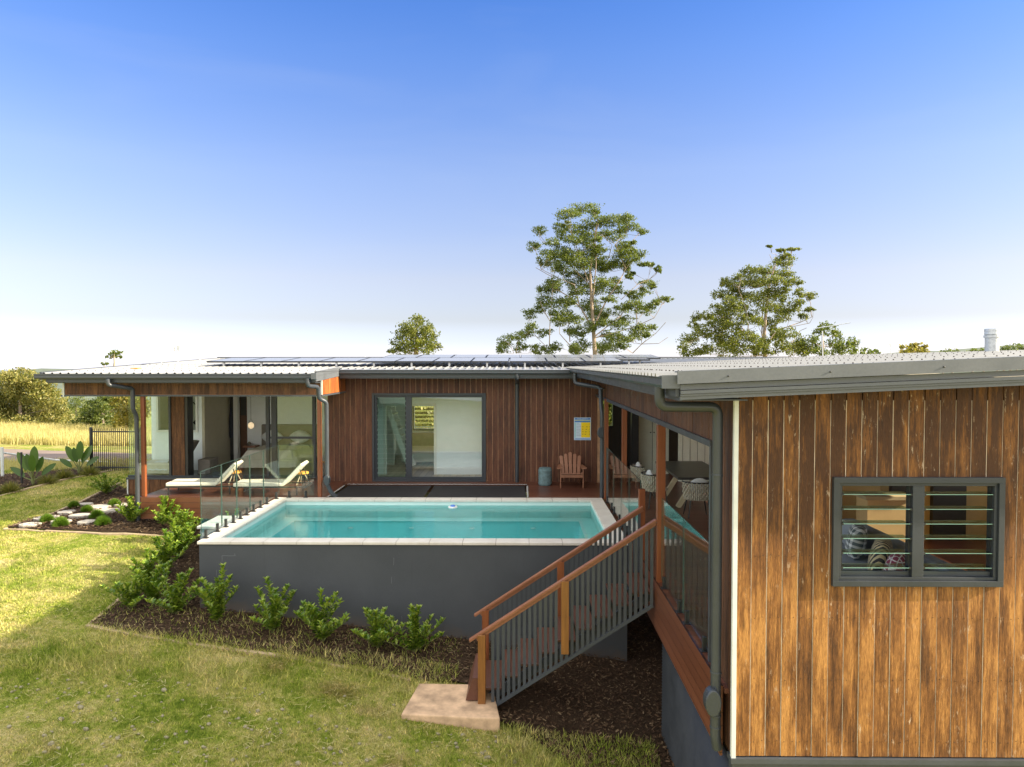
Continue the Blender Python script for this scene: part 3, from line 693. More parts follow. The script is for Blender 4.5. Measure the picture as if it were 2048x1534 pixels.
# gutters: quad profile, out and up
GUT = [(0, 0), (-.09, 0), (-.115, .03), (-.115, .085), (-.125, .095), (-.125, .115), (-.112, .115), (-.112, .097), (-.103, .085), (-.103, .035), (-.085, .012), (0, .012)]
def gutter(a, b, axis, z):
    ax = Vector(axis); return MB().sweep(GUT, Vector(a) + Vector((0, 0, z)), Vector(b) + Vector((0, 0, z)), -ax).build('gutter', M['trim'], house)
gutter((-11.2, 16.33, 0), (-4.74, 16.33, 0), (0, -1, 0), 2.835)
gutter((-4.70, 18.42, 0), (1.28, 18.42, 0), (0, -1, 0), 2.915)
gutter((1.40, 6.40, 0), (1.40, 18.42, 0), (-1, 0, 0), 2.965)
# fascias with a stepped face
def fascia(segs, mat=None):
    m = MB()
    for s in segs: m.box(*s)
    return m.build('fascia', mat or M['trim'], house)
fascia([(-11.0, -4.74, 16.335, 16.40, 2.755, 2.93), (-11.0, -4.74, 16.40, 16.43, 2.735, 2.77), (-11.0, -4.74, 16.43, YF + .02, 2.735, 2.75)])
fascia([(-4.70, 1.41, 18.425, 18.45, 2.83, 3.01), (-4.70, 1.41, 18.45, 18.48, 2.80, 2.84), (-4.70, 2.1, 18.48, YM + .02, 2.80, 2.815)])
fascia([(1.405, 1.44, 6.42, 18.45, 2.89, 3.05), (1.44, 1.47, 6.42, 18.45, 2.85, 2.90), (1.47, XS + .03, 6.50, 18.9, 2.85, 2.862)])
# barge of the return (left wing, right side) : follows the roof slope
def barge_y(x, y0, y1, z, w=.03, h=.16, mat=None):
    m = MB(); m.add([(x - w, y0, z(y0) - h), (x, y0, z(y0) - h), (x, y0, z(y0)), (x - w, y0, z(y0)), (x - w, y1, z(y1) - h), (x, y1, z(y1) - h), (x, y1, z(y1)), (x - w, y1, z(y1))],
                    [(0,1,2,3),(7,6,5,4),(0,4,5,1),(1,5,6,2),(2,6,7,3),(3,7,4,0)]); return m
m = barge_y(-4.68, 16.28, 18.42, lambda y: RZ(y) + .05, .05, .10)
m2 = barge_y(-4.69, 16.28, 18.5, lambda y: RZ(y) - .04, .03, .14); m.add(m2.v, m2.f); m.box(-4.74, -4.66, 16.26, 18.42, RZ(16.3) + .05, RZ(16.3) + .055)
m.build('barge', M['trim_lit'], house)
MB().box(-4.79, -4.67, 16.20, 16.34, 2.83, 2.97).build('gutter_stop', M['trim_lit'], house)
m = barge_y(-11.06, 16.28, 26, lambda y: RZ(y) + .04, .05, .18); m.build('barge', M['trim'], house)
# near barge of the right wing: sloping cap + stepped fascia
def barge_x(m, y, d, x0, x1, zt, h):
    m.add([(x0, y, RX(x0)+zt-h), (x1, y, RX(x1)+zt-h), (x1, y, RX(x1)+zt), (x0, y, RX(x0)+zt), (x0, y+d, RX(x0)+zt-h), (x1, y+d, RX(x1)+zt-h), (x1, y+d, RX(x1)+zt), (x0, y+d, RX(x0)+zt)],
          [(0,1,2,3),(5,4,7,6),(0,4,5,1),(1,5,6,2),(2,6,7,3),(3,7,4,0)])
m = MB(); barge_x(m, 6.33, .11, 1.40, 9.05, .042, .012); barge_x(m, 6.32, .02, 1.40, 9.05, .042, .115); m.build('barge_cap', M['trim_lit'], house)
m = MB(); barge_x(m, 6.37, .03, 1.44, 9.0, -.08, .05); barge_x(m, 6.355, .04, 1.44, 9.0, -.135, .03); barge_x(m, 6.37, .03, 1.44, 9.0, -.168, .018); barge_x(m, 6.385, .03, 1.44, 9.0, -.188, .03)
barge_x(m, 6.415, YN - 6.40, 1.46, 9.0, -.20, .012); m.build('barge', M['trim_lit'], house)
m = MB(); m.poly([(1.275, 6.385), (1.44, 6.385), (1.44, 6.40), (1.275, 6.40)], 2.965, 3.085); m.build('gutter_stop', M['trim_lit'], house)
for x in (1.85, 2.75, 3.75, 4.75): MB().blob((x, 6.316, RX(x) - .02), (.009, .007, .009), 8, 6).build('rivet', M['black'], house)
# ridge capping on the far side of the roof
MB().box(-11.1, 11.6, 25.9, 26.15, RZ(26) + .02, RZ(26) + .07).build('ridge_cap', M['trim_lit'], house)

# right wing side wall (over the opening) and near end wall
OY0, OY1, OZ = 7.56, 18.95, 2.37
boards('side_cladding', M['clad_side'], XS, YN + .02, 19.05, -.6, 2.85, 1, [(OY0, OY1, -.6, OZ)])
wallbox('side_wall', M['batten'], XS + .019, XS + .10, YN + .1, 19.05, -.62, 2.85, [(OY0, OY1, -.7, OZ)], axis=1)
m = MB(); m.box(XS - .03, XS + .12, OY0 - .02, OY1, OZ - .055, OZ + .0); m.box(XS - .015, XS + .09, OY0, OY1, OZ - .075, OZ - .055); m.box(XS - .03, XS + .12, OY0 - .045, OY0 + .01, -.62, OZ - .055)
m.box(XS + .0, XS + .09, OY0 + .01, OY0 + .035, -.62, OZ - .075)
m.build('opening_trim', M['trim'], house)
LW = (2.99, 4.585, 1.075, 2.10)              # near louvre window
zt = lambda x: RX(x) - .205
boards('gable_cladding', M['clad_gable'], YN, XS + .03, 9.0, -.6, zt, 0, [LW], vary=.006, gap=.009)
nl = MB(); i = math.ceil((XS + .1) / .148)
while i * .148 < 5.2:
    for z in (-.45, .15, .75, 1.35, 1.95, 2.5):
        for dx in (.035, .112):
            x = i * .148 + dx + rnd.uniform(-.004, .004); zz_ = z + rnd.uniform(-.01, .01)
            if not (LW[0] - .05 < x < LW[1] + .05 and LW[2] - .05 < zz_ < LW[3] + .05): nl.blob((x, YN - .005, zz_), (.0042, .003, .0042), 6, 4)
    i += 1
props(nl.build('nail_head', M['batten_dark'], house), kind='stuff')
wallbox('gable_wall', M['joint_light'], XS + .02, 9.0, YN + .003, YN + .13, -.6, 2.84, [LW])
MB().box(XS - .012, XS + .029, YN - .026, YN + .02, -.62, 2.865).build('corner_strip', M['cover'], house)
MB().box(XS - .02, 9.0, YN - .04, YN + .1, -.66, -.612).build('base_flashing', M['trim'], house)
MB().box(XS + .0, 9.0, YN + .0, YN + .1, -2.9, -.662).build('base_wall', M['trim'], house)
# mini-corrugated wall below the right wing deck
m = MB(); z = -2.9; prof = []
while z < -.7: prof.append(z); z += .011
vs = []; 
for y in (YN + .1, 10.25):
    for i, z in enumerate(prof): vs.append((XS + .03 + .015 * math.cos(i * math.pi / 2), y, z))
k = len(prof); m.add(vs, [(i, i + 1, k + i + 1, k + i) for i in range(k - 1)]); m.build('corrugated_wall', M['corr'], house)
MB().box(XS + .045, XS + .1, YN + .1, 10.25, -2.9, -.7).build('subfloor_wall', M['batten_dark'], house)
for y in (11.2, 13.8, 16.4): MB().box(3.6, 3.75, y, y + .15, -2.8, -.25).build('stump', M['black'], house)

# downpipes
def bend(pts, r=.09, k=6):                   # rounded polyline
    pts = [Vector(p) for p in pts]; out = [pts[0]]
    for a, b, c in zip(pts[:-2], pts[1:-1], pts[2:]):
        d0 = (a - b); d1 = (c - b); q = min(r, d0.length * .45, d1.length * .45); p0 = b + d0.normalized() * q; p1 = b + d1.normalized() * q
        for i in range(k + 1):
            t = i / k; out.append(p0 * (1 - t) ** 2 + b * 2 * t * (1 - t) + p1 * t * t)
    return out + [pts[-1]]
def downpipe(pts, r=.05, joints=()):
    p = MB().tube(bend(pts), r, 16).build('downpipe', M['pipe'], house, smooth=True)
    if joints:
        for q in joints: MB().lathe((q[0], q[1], q[2]), [(r + .004, -.012), (r + .007, 0), (r + .004, .012)], 16).build('bracket', M['pipe'], p, smooth=True)
    return p
def rainhead(c, s=1.0, parent=None):           # leaf strainer: tilted rounded box on the pipe
    c = Vector(c); m = MB(); prof = []
    for i in range(14):
        t = 2 * math.pi * i / 14; prof.append((.075 * math.cos(t) * s, .13 * math.sin(t) * s))
    vs = [c + Vector((x, dy * s, z)) for dy in (-.10, .02) for x, z in prof]; n = 14
    m.add(vs, [tuple(range(n)), tuple(range(n, 2 * n))[::-1]] + [(i, n + i, n + (i + 1) % n, (i + 1) % n) for i in range(n)])
    return m.build('leaf_strainer', M['pipe'], parent, smooth=True, bevel=.012 * s)
downpipe([(-9.50, 16.25, 2.84), (-9.50, 16.25, 2.70), (-9.22, 16.55, 2.62), (-9.16, 16.66, 2.60), (-9.16, 16.66, 2.1), (-9.12, 16.74, 1.95), (-9.12, 16.74, -.6)], .05, [(-9.12, 16.74, 1.2), (-9.12, 16.74, -.1)])
dp = downpipe([(-4.88, 16.24, 2.85), (-4.88, 16.24, 2.68), (-4.74, 16.6, 2.64), (-4.74, 16.66, 2.36), (-4.60, 16.80, 2.28), (-4.60, 16.80, .42), (-4.58, 16.76, .3), (-4.50, 16.80, .1), (-4.40, 16.86, 0)], .05, [(-4.60, 16.80, 1.6)])
rainhead((-4.585, 16.78, .42), 1.0, dp)
downpipe([(-.08, 18.36, 2.92), (-.08, 18.36, 2.80), (-.08, 19.02, 2.70), (-.08, 19.02, 0)], .05, [(-.08, 19.02, 2.3), (-.08, 19.02, .35)])
dp = downpipe([(1.36, 17.55, 2.97), (1.36, 17.55, 2.70), (1.93, 17.0, 2.62), (1.93, 16.9, 2.2), (1.95, 16.84, 2.0), (1.95, 16.84, 0)], .05, [(1.95, 16.84, 2.6), (1.95, 16.84, 1.05)])
rainhead((1.91, 16.84, 1.55), 1.0, dp)
dp = downpipe([(1.345, 6.85, 2.97), (1.345, 6.85, 2.775), (1.93, 6.93, 2.765), (1.93, 6.93, -.5), (1.96, 6.96, -.62)], .05, [(1.93, 6.93, 2.1), (1.93, 6.93, .15), (1.93, 6.93, -.28), (1.93, 6.93, -.4)])
rainhead((1.885, 6.93, -.12), 1.05, dp)

# posts
def post(x, y, z0, z1, s=.09, mat=None): return MB().box(x - s/2, x + s/2, y - s/2, y + s/2, z0, z1).build('post', mat or M['post'], house, bevel=.004)
post(-9.02, YF + .06, 0, 2.405); post(-4.79, YF + .06, 0, 2.405); post(2.03, 16.66, 0, 2.36, .09)
post(2.06, 14.0, -.7, 2.30, .095); post(2.055, 10.33, -.7, 2.30, .115)

# big window ------------------------------------------------------
def frame_rect(m, x0, x1, z0, z1, y0, y1, w):
    m.box(x0, x1, y0, y1, z1 - w, z1); m.box(x0, x1, y0, y1, z0, z0 + w); m.box(x0, x0 + w, y0, y1, z0 + w, z1 - w); m.box(x1 - w, x1, y0, y1, z0 + w, z1 - w)
m = MB(); frame_rect(m, WX0 - .03, WX1 + .03, 0, 2.39, YM - .05, YM + .02, .06); frame_rect(m, WX0 + .03, WX1 - .03, .06, 2.33, YM + .02, YM + .10, .055); m.box(-3.08, -2.93, YM + .0, YM + .1, .115, 2.275)
win = m.build('window', M['frame'], house)
MB().box(-2.93, WX1 - .085, YM + .05, YM + .058, .115, 2.275).build('pane', M['glass_win'], win)
for i in range(17):
    z = .16 + i * .13; m = MB(); m.bar((-3.87, YM + .055, z), (-3.08, YM + .055, z), .006, .135, (0, -.35, 1)); m.build('louvre_blade', M['louvre'], win)
m = MB()
for i in range(17):
    z = .16 + i * .13
    for x in (-3.87, -3.09): m.blob((x, YM + .03, z), (.02, .02, .055), 8, 6)
m.build('louvre_clip', M['frame'], win)
# room behind the big window
W = M['wall_in']
wallbox('room_wall', W, -5.0, .3, 20.3, 20.4, 0, 2.84, [(-3.85, -2.47, 0, 1.97)])
wallbox('room_wall', W, -5.0, -4.94, YM + .15, 20.3, 0, 2.84, axis=1); wallbox('room_wall', W, .3, .36, YM + .15, 20.4, 0, 2.84, axis=1)
MB().box(-4.96, .3, YM + .14, 24.5, -.02, .0).build('room_floor', M['floor_in'], house)
m = MB(); m.box(-3.92, -2.40, 20.27, 20.3, 1.97, 2.04); m.box(-3.92, -3.85, 20.27, 20.3, 0, 1.97); m.box(-2.47, -2.40, 20.27, 20.3, 0, 1.97); m.build('door_architrave', M['white'], house)
wallbox('far_room_wall', W, -7.0, 1.4, 24.5, 24.6, 0, 2.84, [(-3.66, -2.75, .93, 2.1), (-6.6, -4.9, .1, 2.6), (-2.3, .9, .1, 2.6)])  # the two large side openings are unseen, added to let light in
wallbox('far_room_wall', W, -4.95, -4.9, 20.4, 24.5, 0, 2.84, axis=1)
m = MB(); frame_rect(m, -3.72, -2.69, .87, 2.16, 24.45, 24.5, .06)
fw = m.build('window', M['black'], house)
for i in range(9): MB().bar((-3.66, 24.5, .99 + i * .14), (-2.75, 24.5, .99 + i * .14), .006, .14, (0, -.9, .3)).build('louvre_blade', M['louvre'], fw)

# bedroom ----------------------------------------------------------
wallbox('room_wall', W, -11.02, -9.5, 21.05, 21.15, 0, 2.84, [(-10.80, -9.68, 1.2, 2.5)])
m = MB(); frame_rect(m, -10.86, -9.62, 1.14, 2.56, 21.02, 21.05, .06); m.build('window', M['white'], house)
MB().box(-11.0, -9.5, 22.4, 22.5, 0, 2.84).build('bathroom_wall', M['panel'], house)
MB().box(-11.0, -10.94, 21.15, 22.4, 0, 2.84).build('bathroom_wall', M['panel'], house)
MB().box(-9.7, -8.7, 23.2, 23.25, 0, 2.84).build('room_wall', M['dark_in'], house)
wallbox('room_wall', M['wall_tan'], -9.5, -9.42, 21.05, 22.9, 0, 2.84, axis=1)
MB().box(-9.5, -9.22, 22.9, 23.0, 0, 2.84).build('room_wall', M['dark_in'], house)
MB().box(-9.25, -9.12, 22.75, 22.95, 0, 2.84).build('door_jamb', M['white'], house)
MB().box(-9.12, -8.9, 23.0, 23.1, 0, 2.4).build('cabinet_door', M['brown_in'], house)
MB().box(-9.10, -8.92, 22.98, 23.0, 1.5, 2.3).build('cabinet_niche', M['dark_in'], house)
wallbox('room_wall', W, -8.9, -5.1, 23.0, 23.1, 0, 2.84); wallbox('room_wall', W, -5.12, -5.02, YG + .05, 23.1, 0, 2.84, axis=1)
m = MB(); m.box(-10.95, -5.1, YG + .06, 23.1, -.03, -.002); m.build('room_floor', M['floor_dark'], house)
m = MB(); m.box(-10.98, -5.2, YG - .04, YG + .04, 0, .06); m.box(-10.98, -5.2, YG - .04, YG + .04, 2.40, 2.47)
for x, w in ((-9.78, .03), (-7.04, .045), (-6.86, .07), (-5.74, .045), (-5.26, .05)): m.box(x - w, x + w, YG - .05, YG + .05, .06, 2.40)
m.box(-6.99, -5.79, YG - .02, YG + .02, 1.09, 1.15)
gf = m.build('sliding_door', M['frame'], house)
for x0, x1 in ((-6.79, -5.79), (-5.69, -5.31)): MB().box(x0, x1, YG - .004, YG + .004, .06, 2.40).build('pane', M['glass_green'], gf)
MB().box(-10.96, -9.82, YG - .006, YG + .006, .06, 2.40).build('corner_window_pane', M['glass_green'], house)
MB().box(-10.972, -10.96, YG + .01, 21.0, .03, 2.45).build('side_window_pane', M['glass'], house)
MB().box(-9.74, -9.38, YG - .02, YG + .3, 0, 2.46).build('pier', M['clad_left'], house)
MB().box(-9.38, -9.30, YG + .0, YG + .35, 0, 2.46).build('door_jamb', M['black'], house)
t = thing('round_mirror', 'round thin rimmed mirror seen through the inner window beside the pier', 'mirror', (-10.55, 22.35, 1.6))
m = MB(); m.tube([(-10.55 + .34 * math.cos(a), 22.36, 1.64 + .38 * math.sin(a)) for a in np.linspace(0, 2 * math.pi, 28)], .016, 6, False); m.build('rim', M['black'], t)
MB().blob((-10.28, 22.3, 1.16 + .15), (.05, .05, .05), 10, 8).build('tap', M['black'], t)

# ------------------------------------------------------------ near louvre window
x0, x1, z0, z1 = LW; m = MB(); frame_rect(m, x0 - .01, x1 + .01, z0 - .01, z1 + .01, YN - .045, YN + .02, .055)
frame_rect(m, x0 + .045, x1 - .045, z0 + .045, z1 - .045, YN - .02, YN + .09, .03); m.box(3.74, 3.85, YN - .02, YN + .1, z0 + .075, z1 - .075)
m.box(x0 + .075, 3.74, YN + .02, YN + .06, z0 + .075, z0 + .12); m.box(3.85, x1 - .075, YN + .02, YN + .06, z0 + .075, z0 + .12)
lw = m.build('window', M['frame'], house, bevel=.003)
for a, b in ((3.09, 3.72), (3.87, 4.50)):
    for i in range(6):
        z = z0 + .165 + i * .141
        m = MB(); m.add([(a, YN - .01, z - .006), (b, YN - .01, z - .006), (b, YN + .12, z - .001), (a, YN + .12, z - .001), (a, YN - .01, z), (b, YN - .01, z), (b, YN + .12, z + .005), (a, YN + .12, z + .005)],
                        [(0,3,2,1),(4,5,6,7),(1,2,6,5),(2,3,7,6),(3,0,4,7)]); bl = m.build('louvre_blade', M['louvre'], lw)
        MB().box(a, b, YN - .0125, YN - .0105, z - .006, z + .0005).build('blade_edge', M['blade_edge'], bl)
m = MB()
for a in (3.072, 3.722, 3.852, 4.502):
    m.box(a, a + .018, YN + .02, YN + .07, z0 + .12, z1 - .075)
    for i in range(6): m.box(a, a + .018, YN - .012, YN + .05, z0 + .150 + i * .141, z0 + .172 + i * .141)
m.build('louvre_clip', M['black'], lw)

# outdoor room of the right wing
MB().box(XS - .04, 9, YN + .12, 19.05, -.05, 0).build('deck_floor', M['deck'], house)
m = MB(); m.box(XS - .065, XS - .04, OY0 - .6, 18.95, -.70, .002); m.build('deck_fascia', M['deck_fascia'], house)
MB().box(2.2, 9, 10.4, 19, -.3, -.06).build('deck_joist', M['batten_dark'], house)
wallbox('room_wall', M['wall_gold'], 5.5, 9, 13.0, 13.1, 0, 2.84, [(6.6, 6.95, 0, 2.1)])
MB().box(6.75, 7.05, 12.9, 13.0, 0, 2.5).build('door_frame', M['dark_in'], house); MB().box(7.5, 8.1, 12.9, 13.0, 0, 2.5).build('door_frame', M['dark_in'], house)
MB().box(5.66, 5.72, 12.7, 12.95, 0, 2.6).build('door_jamb', M['white'], house); MB().box(5.3, 5.64, 12.75, 12.95, 0, 2.6).build('dark_door', M['dark_in'], house)
wallbox('end_wall', M['wall_gold'], 8.9, 9.0, YN + .1, 19.3, -.6, 2.9, [(9.9, 12.2, .9, 2.1), (14.5, 18, .8, 2.1)], axis=1)
# kitchen end seen from the pool
wallbox('room_wall', M['dark_in'], XS, 3.2, 21.5, 21.6, 0, 2.84, [(2.35, 2.8, 1.3, 2.3)])
wallbox('room_wall', M['dark_in'], 3.2, 9, 22.0, 22.1, 0, 2.84); wallbox('cabinet', M['panel'], 3.35, 4.3, 20.5, 20.6, 0, 2.84); wallbox('panel_wall', M['panel'], 4.3, 5.6, 19.2, 19.3, 0, 2.84)
wallbox('room_wall', M['dark_in'], 5.6, 9, 19.6, 19.7, 0, 2.84); MB().box(XS, 9, 19.05, 22, -.02, 0).build('room_floor', M['deck'], house)
MB().box(3.15, 3.35, 20.0, 20.2, 0, 2.84).build('door_frame', M['black'], house)
m = MB(); frame_rect(m, 2.3, 2.85, 1.25, 2.35, 21.45, 21.5, .05); fw = m.build('window', M['black'], house)
for i in range(7): MB().bar((2.35, 21.5, 1.36 + i * .14), (2.8, 21.5, 1.36 + i * .14), .006, .14, (0, -.4, 1)).build('louvre_blade', M['louvre'], fw)
m = MB(); m.box(3.82, 3.83, 20.49, 20.5, .1, 2.7)
for x in (3.77, 3.87): m.blob((x, 20.47, 1.2), (.02, .02, .02), 8, 6)
m.build('cabinet_knob', M['black'], house)
m = MB()
for x in np.arange(4.4, 5.6, .2): m.box(x, x + .008, 19.195, 19.2, 0, 2.84)
m.build('panel_joint', M['dark_in'], house)

# ------------------------------------------------------------ bedroom deck
dk = thing('timber_deck', 'red brown timber deck in front of the bedroom doors', 'deck', (-7, YF, 0))
MB().box(-9.08, -4.72, YF - .02, YG - .1, -.035, -.001).build('deck_boards', M['deck'], dk)
MB().box(-9.06, -5.85, YF - .045, YF - .021, -.52, .0).build('deck_fascia', M['deck_fascia'], dk)
MB().box(-9.10, -9.075, YF - .04, YG - .12, -.30, .0).build('deck_fascia', M['deck_fascia'], dk)
for x in (-8.8, -7.4, -6.1):
    MB().box(x, x + .1, YF + .1, YF + .2, -1.2, -.04).build('stump', M['black'], dk)
dk2 = thing('timber_deck', 'dark timber deck strip between pool and main wall, under garden chair', 'deck', (0, 18, 0))
m = MB(); m.box(.22, XS + .0, YF + .01, YM - .0, -.04, -.003); m.box(-4.70, .22, 18.68, YM - .0, -.04, -.003); m.box(-4.72, -4.62, YF + .01, 18.68, -.04, -.003)
m.build('deck_boards', M['deck'], dk2)
MB().box(-4.62, .2, YF + .02, 18.66, -1.2, -1.15).build('pit_floor', M['batten_dark'], dk2)
# black net lounge
nt = thing('black_net', 'black mesh net stretched flush beside pool below the large window', 'net', (-2.2, 17.7, 0))
def netsheet(x0, x1, x2, x3, y0, y1):
    m = MB(); n = 14; vs = []
    for j in range(n + 1):
        for i in range(n + 1):
            u, v = i / n, j / n; a = x0 + (x3 - x0) * v; b = x1 + (x2 - x1) * v
            vs.append((a + (b - a) * u, y0 + (y1 - y0) * v, -.03 - .10 * math.sin(math.pi * u) ** .6 * math.sin(math.pi * v) ** .6))
    return m.add(vs, [(j*(n+1)+i, j*(n+1)+i+1, (j+1)*(n+1)+i+1, (j+1)*(n+1)+i) for j in range(n) for i in range(n)])
netsheet(-4.55, -2.33, -2.33, -4.52, YF + .04, 18.60).build('mesh_panel', M['mesh_black'], nt, smooth=True)
netsheet(-2.25, .16, .12, -2.25, YF + .04, 18.60).build('mesh_panel', M['mesh_black'], nt, smooth=True)
m = MB(); rl = []
for i in range(90): rl.append((-4.56 + 4.74 * i / 89, 18.64 + (.018 if i % 2 else -.018), .0))
m.tube(rl, .006, 5); m.tube([(.19 + (.018 if i % 2 else -.018), YF + .06 + 1.55 * i / 29, 0) for i in range(30)], .006, 5); m.tube([(-4.6 + (.018 if i % 2 else -.018), YF + .06 + 1.55 * i / 29, 0) for i in range(30)], .006, 5)
m.build('lacing_rope', M['rope'], nt)

# ------------------------------------------------------------ pool
pl = thing('swimming_pool', 'raised rectangular swimming pool with grey rendered wall and pale stone coping', 'pool', (-2, 14.7, 0))
X0, X1, Y0, Y1 = POOL; cw = .31
ft = -.055
m = MB(); m.box(X0 + .03, X1 - .03, Y0 + .03, Y0 + .20, -2.9, ft); m.box(X0 + .03, X0 + .20, Y0 + .20, Y1, -2.9, ft); m.box(X1 - .20, X1 - .03, Y0 + .20, Y1, -2.9, ft); m.box(X0 + .20, X1 - .20, Y1 - .2, Y1, -2.9, ft)
m.build('pool_wall', M['render'], pl)
hl = MB(); HP = [(-5.35, -.26, .25, 0), (-5.35, -.50, 0, .24), (-5.12, -.26, 0, .04), (-2.26, -.42, 0, .13), (-2.30, -.75, 0, .12), (-2.12, -1.42, 0, .08), (-5.45, -.62, 0, .10)]
M['hair'] = plain('hairline', (.22, .23, .24), .9)
for x, z, dx, dz in HP:
    b0 = (x, Y0 + .0285, z)
    for q in range(4):
        b1 = (x + dx * (q + 1) / 4 + rnd.uniform(-.004, .004) * (dz > 0), Y0 + .0285, z + dz * (q + 1) / 4 + rnd.uniform(-.003, .003) * (dx > 0)); hl.bar(b0, b1, .003, .003); b0 = b1
hl.build('hairline_crack', M['hair'], pl)
cop = MB(); jn = MB(); n = 13; L = (X1 - X0) / n
for r0, r1 in ((Y0, Y0 + cw), (Y1 - cw, Y1)):
    for i in range(n): cop.box(X0 + i*L + .0025, X0 + (i+1)*L - .0025, r0, r1, ft + .003, 0)
k = 6; Ly = (Y1 - Y0 - 2 * cw) / k
for c0, c1 in ((X0, X0 + cw), (X1 - cw, X1)):
    for i in range(k): cop.box(c0, c1, Y0 + cw + i*Ly + .0025, Y0 + cw + (i+1)*Ly - .0025, ft + .003, 0)
cop.build('coping', M['coping'], pl, bevel=.008)
jn.box(X0 + .02, X1 - .02, Y0 + .01, Y0 + cw - .01, ft + .001, -.006); jn.box(X0 + .02, X1 - .02, Y1 - cw + .01, Y1 - .01, ft + .001, -.006); jn.box(X0 + .02, X0 + cw - .01, Y0 + cw, Y1 - cw, ft + .001, -.006); jn.box(X1 - cw + .01, X1 - .02, Y0 + cw, Y1 - cw, ft + .001, -.006)
jn.build('coping_joint', M['joint'], pl)
# shell: rim, ledge, sloping floor
ix0, ix1, iy0, iy1 = X0 + cw - .02, X1 - cw + .02, Y0 + cw - .02, Y1 - cw + .02
def ring(a, b):                              # a, b = (inset, z)
    (i0, z0_), (i1, z1_) = a, b
    q = lambda i, z: [(ix0 + i, iy0 + i, z), (ix1 - i, iy0 + i, z), (ix1 - i, iy1 - i, z), (ix0 + i, iy1 - i, z)]
    return q(i0, z0_) + q(i1, z1_), [(j, (j + 1) % 4, 4 + (j + 1) % 4, 4 + j) for j in range(4)]
m = MB(); m.add(*ring((0, ft), (0, -.42))); m.add(*ring((0, -.42), (.28, -.44))); m.build('shell_ledge', M['shell_rim'], pl)
m = MB(); m.add(*ring((.28, -.44), (.36, -1.25)))
q = [(ix0 + .36, iy0 + .36, -1.25), (ix1 - .36, iy0 + .36, -1.6), (ix1 - .36, iy1 - .36, -1.6), (ix0 + .36, iy1 - .36, -1.25)]
m.add(q, [(3, 2, 1, 0)]); m.add([(ix0+.36, iy0+.36, -1.25), (ix1-.36, iy0+.36, -1.25), (ix1-.36, iy0+.36, -1.6)], [(0, 1, 2)]); m.add([(ix0+.36, iy1-.36, -1.25), (ix1-.36, iy1-.36, -1.25), (ix1-.36, iy1-.36, -1.6)], [(2, 1, 0)]); m.add([(ix1-.36, iy0+.36, -1.25), (ix1-.36, iy1-.36, -1.25), (ix1-.36, iy1-.36, -1.6), (ix1-.36, iy0+.36, -1.6)], [(3, 2, 1, 0)])
m.build('shell', M['shell'], pl)
m = MB(); m.add(*ring((.24, -.432), (.31, -.432))); m.build('ledge_stripe', M['white'], pl)
m = MB(); m.box(ix1 - 1.4, ix1 - .4, iy0 + .37, iy0 + .85, -1.6, -.8); m.build('pool_step', M['shell_rim'], pl)
m = MB()
for x in (-3.9, -2.5, -1.1, .3): m.lathe((x, iy1 - .31, -.6), [(.06, 0), (.05, .02)], 12)
m.build('return_jet', M['white'], pl)
props(MB().add([(ix0, iy0, -.13), (ix1, iy0, -.13), (ix1, iy1, -.13), (ix0, iy1, -.13)], [(0, 1, 2, 3)]).build('water', M['water']), kind='structure')
cl = thing('pool_floater', 'small blue and white round floater at the far pool edge', 'pool floater', (-1.55, 16.28, -.13))
MB().lathe((-1.55, 16.28, -.13), [(.09, -.02), (.11, .0), (.10, .025)], 18).build('float_ring', M['white'], cl, smooth=True)
M['bluep'] = plain('blue_plastic', (.06, .18, .6), .4); MB().lathe((-1.55, 16.28, -.105), [(.06, 0), (.055, .02), (.03, .035)], 16).build('cap', M['bluep'], cl, smooth=True)

# pump box beside pool
pb = thing('pump_box', 'white lidded low box between bedroom deck and pool behind the glass', 'pump box', (-6.5, 15.8, -.8))
MB().box(-7.0, -6.02, 15.35, 16.35, -.95, -.42).build('box_body', plain('box_blue', (.3, .38, .42), .6), pb)
MB().box(-7.05, -5.98, 15.3, 16.4, -.42, -.36).build('lid', M['cover'], pb, bevel=.01)

# ------------------------------------------------------------ glass fences
def spigot(m, x, y, z, h=.16):
    m.box(x - .025, x + .025, y - .022, y + .022, z + .01, z + h); m.box(x - .05, x + .05, y - .05, y + .05, z, z + .012)
def fence_y(name_label, x, joints, gap=.025, cat='glass fence', spig=True, z0=.06, z1=1.25, group=None):
    t = thing('glass_fence', name_label, cat, (x, joints[0][0], 0), group)
    for a, b in joints:
        p = MB().box(x - .006, x + .006, a + gap/2, b - gap/2, z0, z1).build('glass_pane', M['glass'], t)
        e = MB(); e.box(x - .0062, x + .0062, a + gap/2 - .001, a + gap/2 + .004, z0, z1); e.box(x - .0062, x + .0062, b - gap/2 - .004, b - gap/2 + .001, z0, z1); e.box(x - .0062, x + .0062, a + gap/2 + .005, b - gap/2 - .005, z1 - .003, z1 + .001)
        e.build('pane_edge', M['glass_edge'], p)
        if spig:
            d = min(.2, (b - a) * .25)
            for y in (a + d, b - d): s = MB(); spigot(s, x, y, 0); s.build('spigot', M['black'], t, bevel=.006)
    return t
fence_y('frameless glass pool fence on the left coping of the pool', X0 + .05, [(12.62, 13.52), (13.52, 14.25), (14.25, 14.95), (14.95, 15.75), (15.75, 16.78)])
fence_y('frameless glass fence between timber posts behind the pool coping end', XS - .045, [(11.75, 13.0), (13.0, 14.0), (14.0, 15.2), (15.2, 16.4)])
fence_y('nearest frameless glass balustrade panels above the stair side timber fascia', XS - .0, [(7.62, 8.85), (8.85, 10.22)])
t = thing('glass_fence', 'short frameless glass panel facing camera beside the bedroom deck post', 'glass fence', (-5.3, YF - .03, 0))
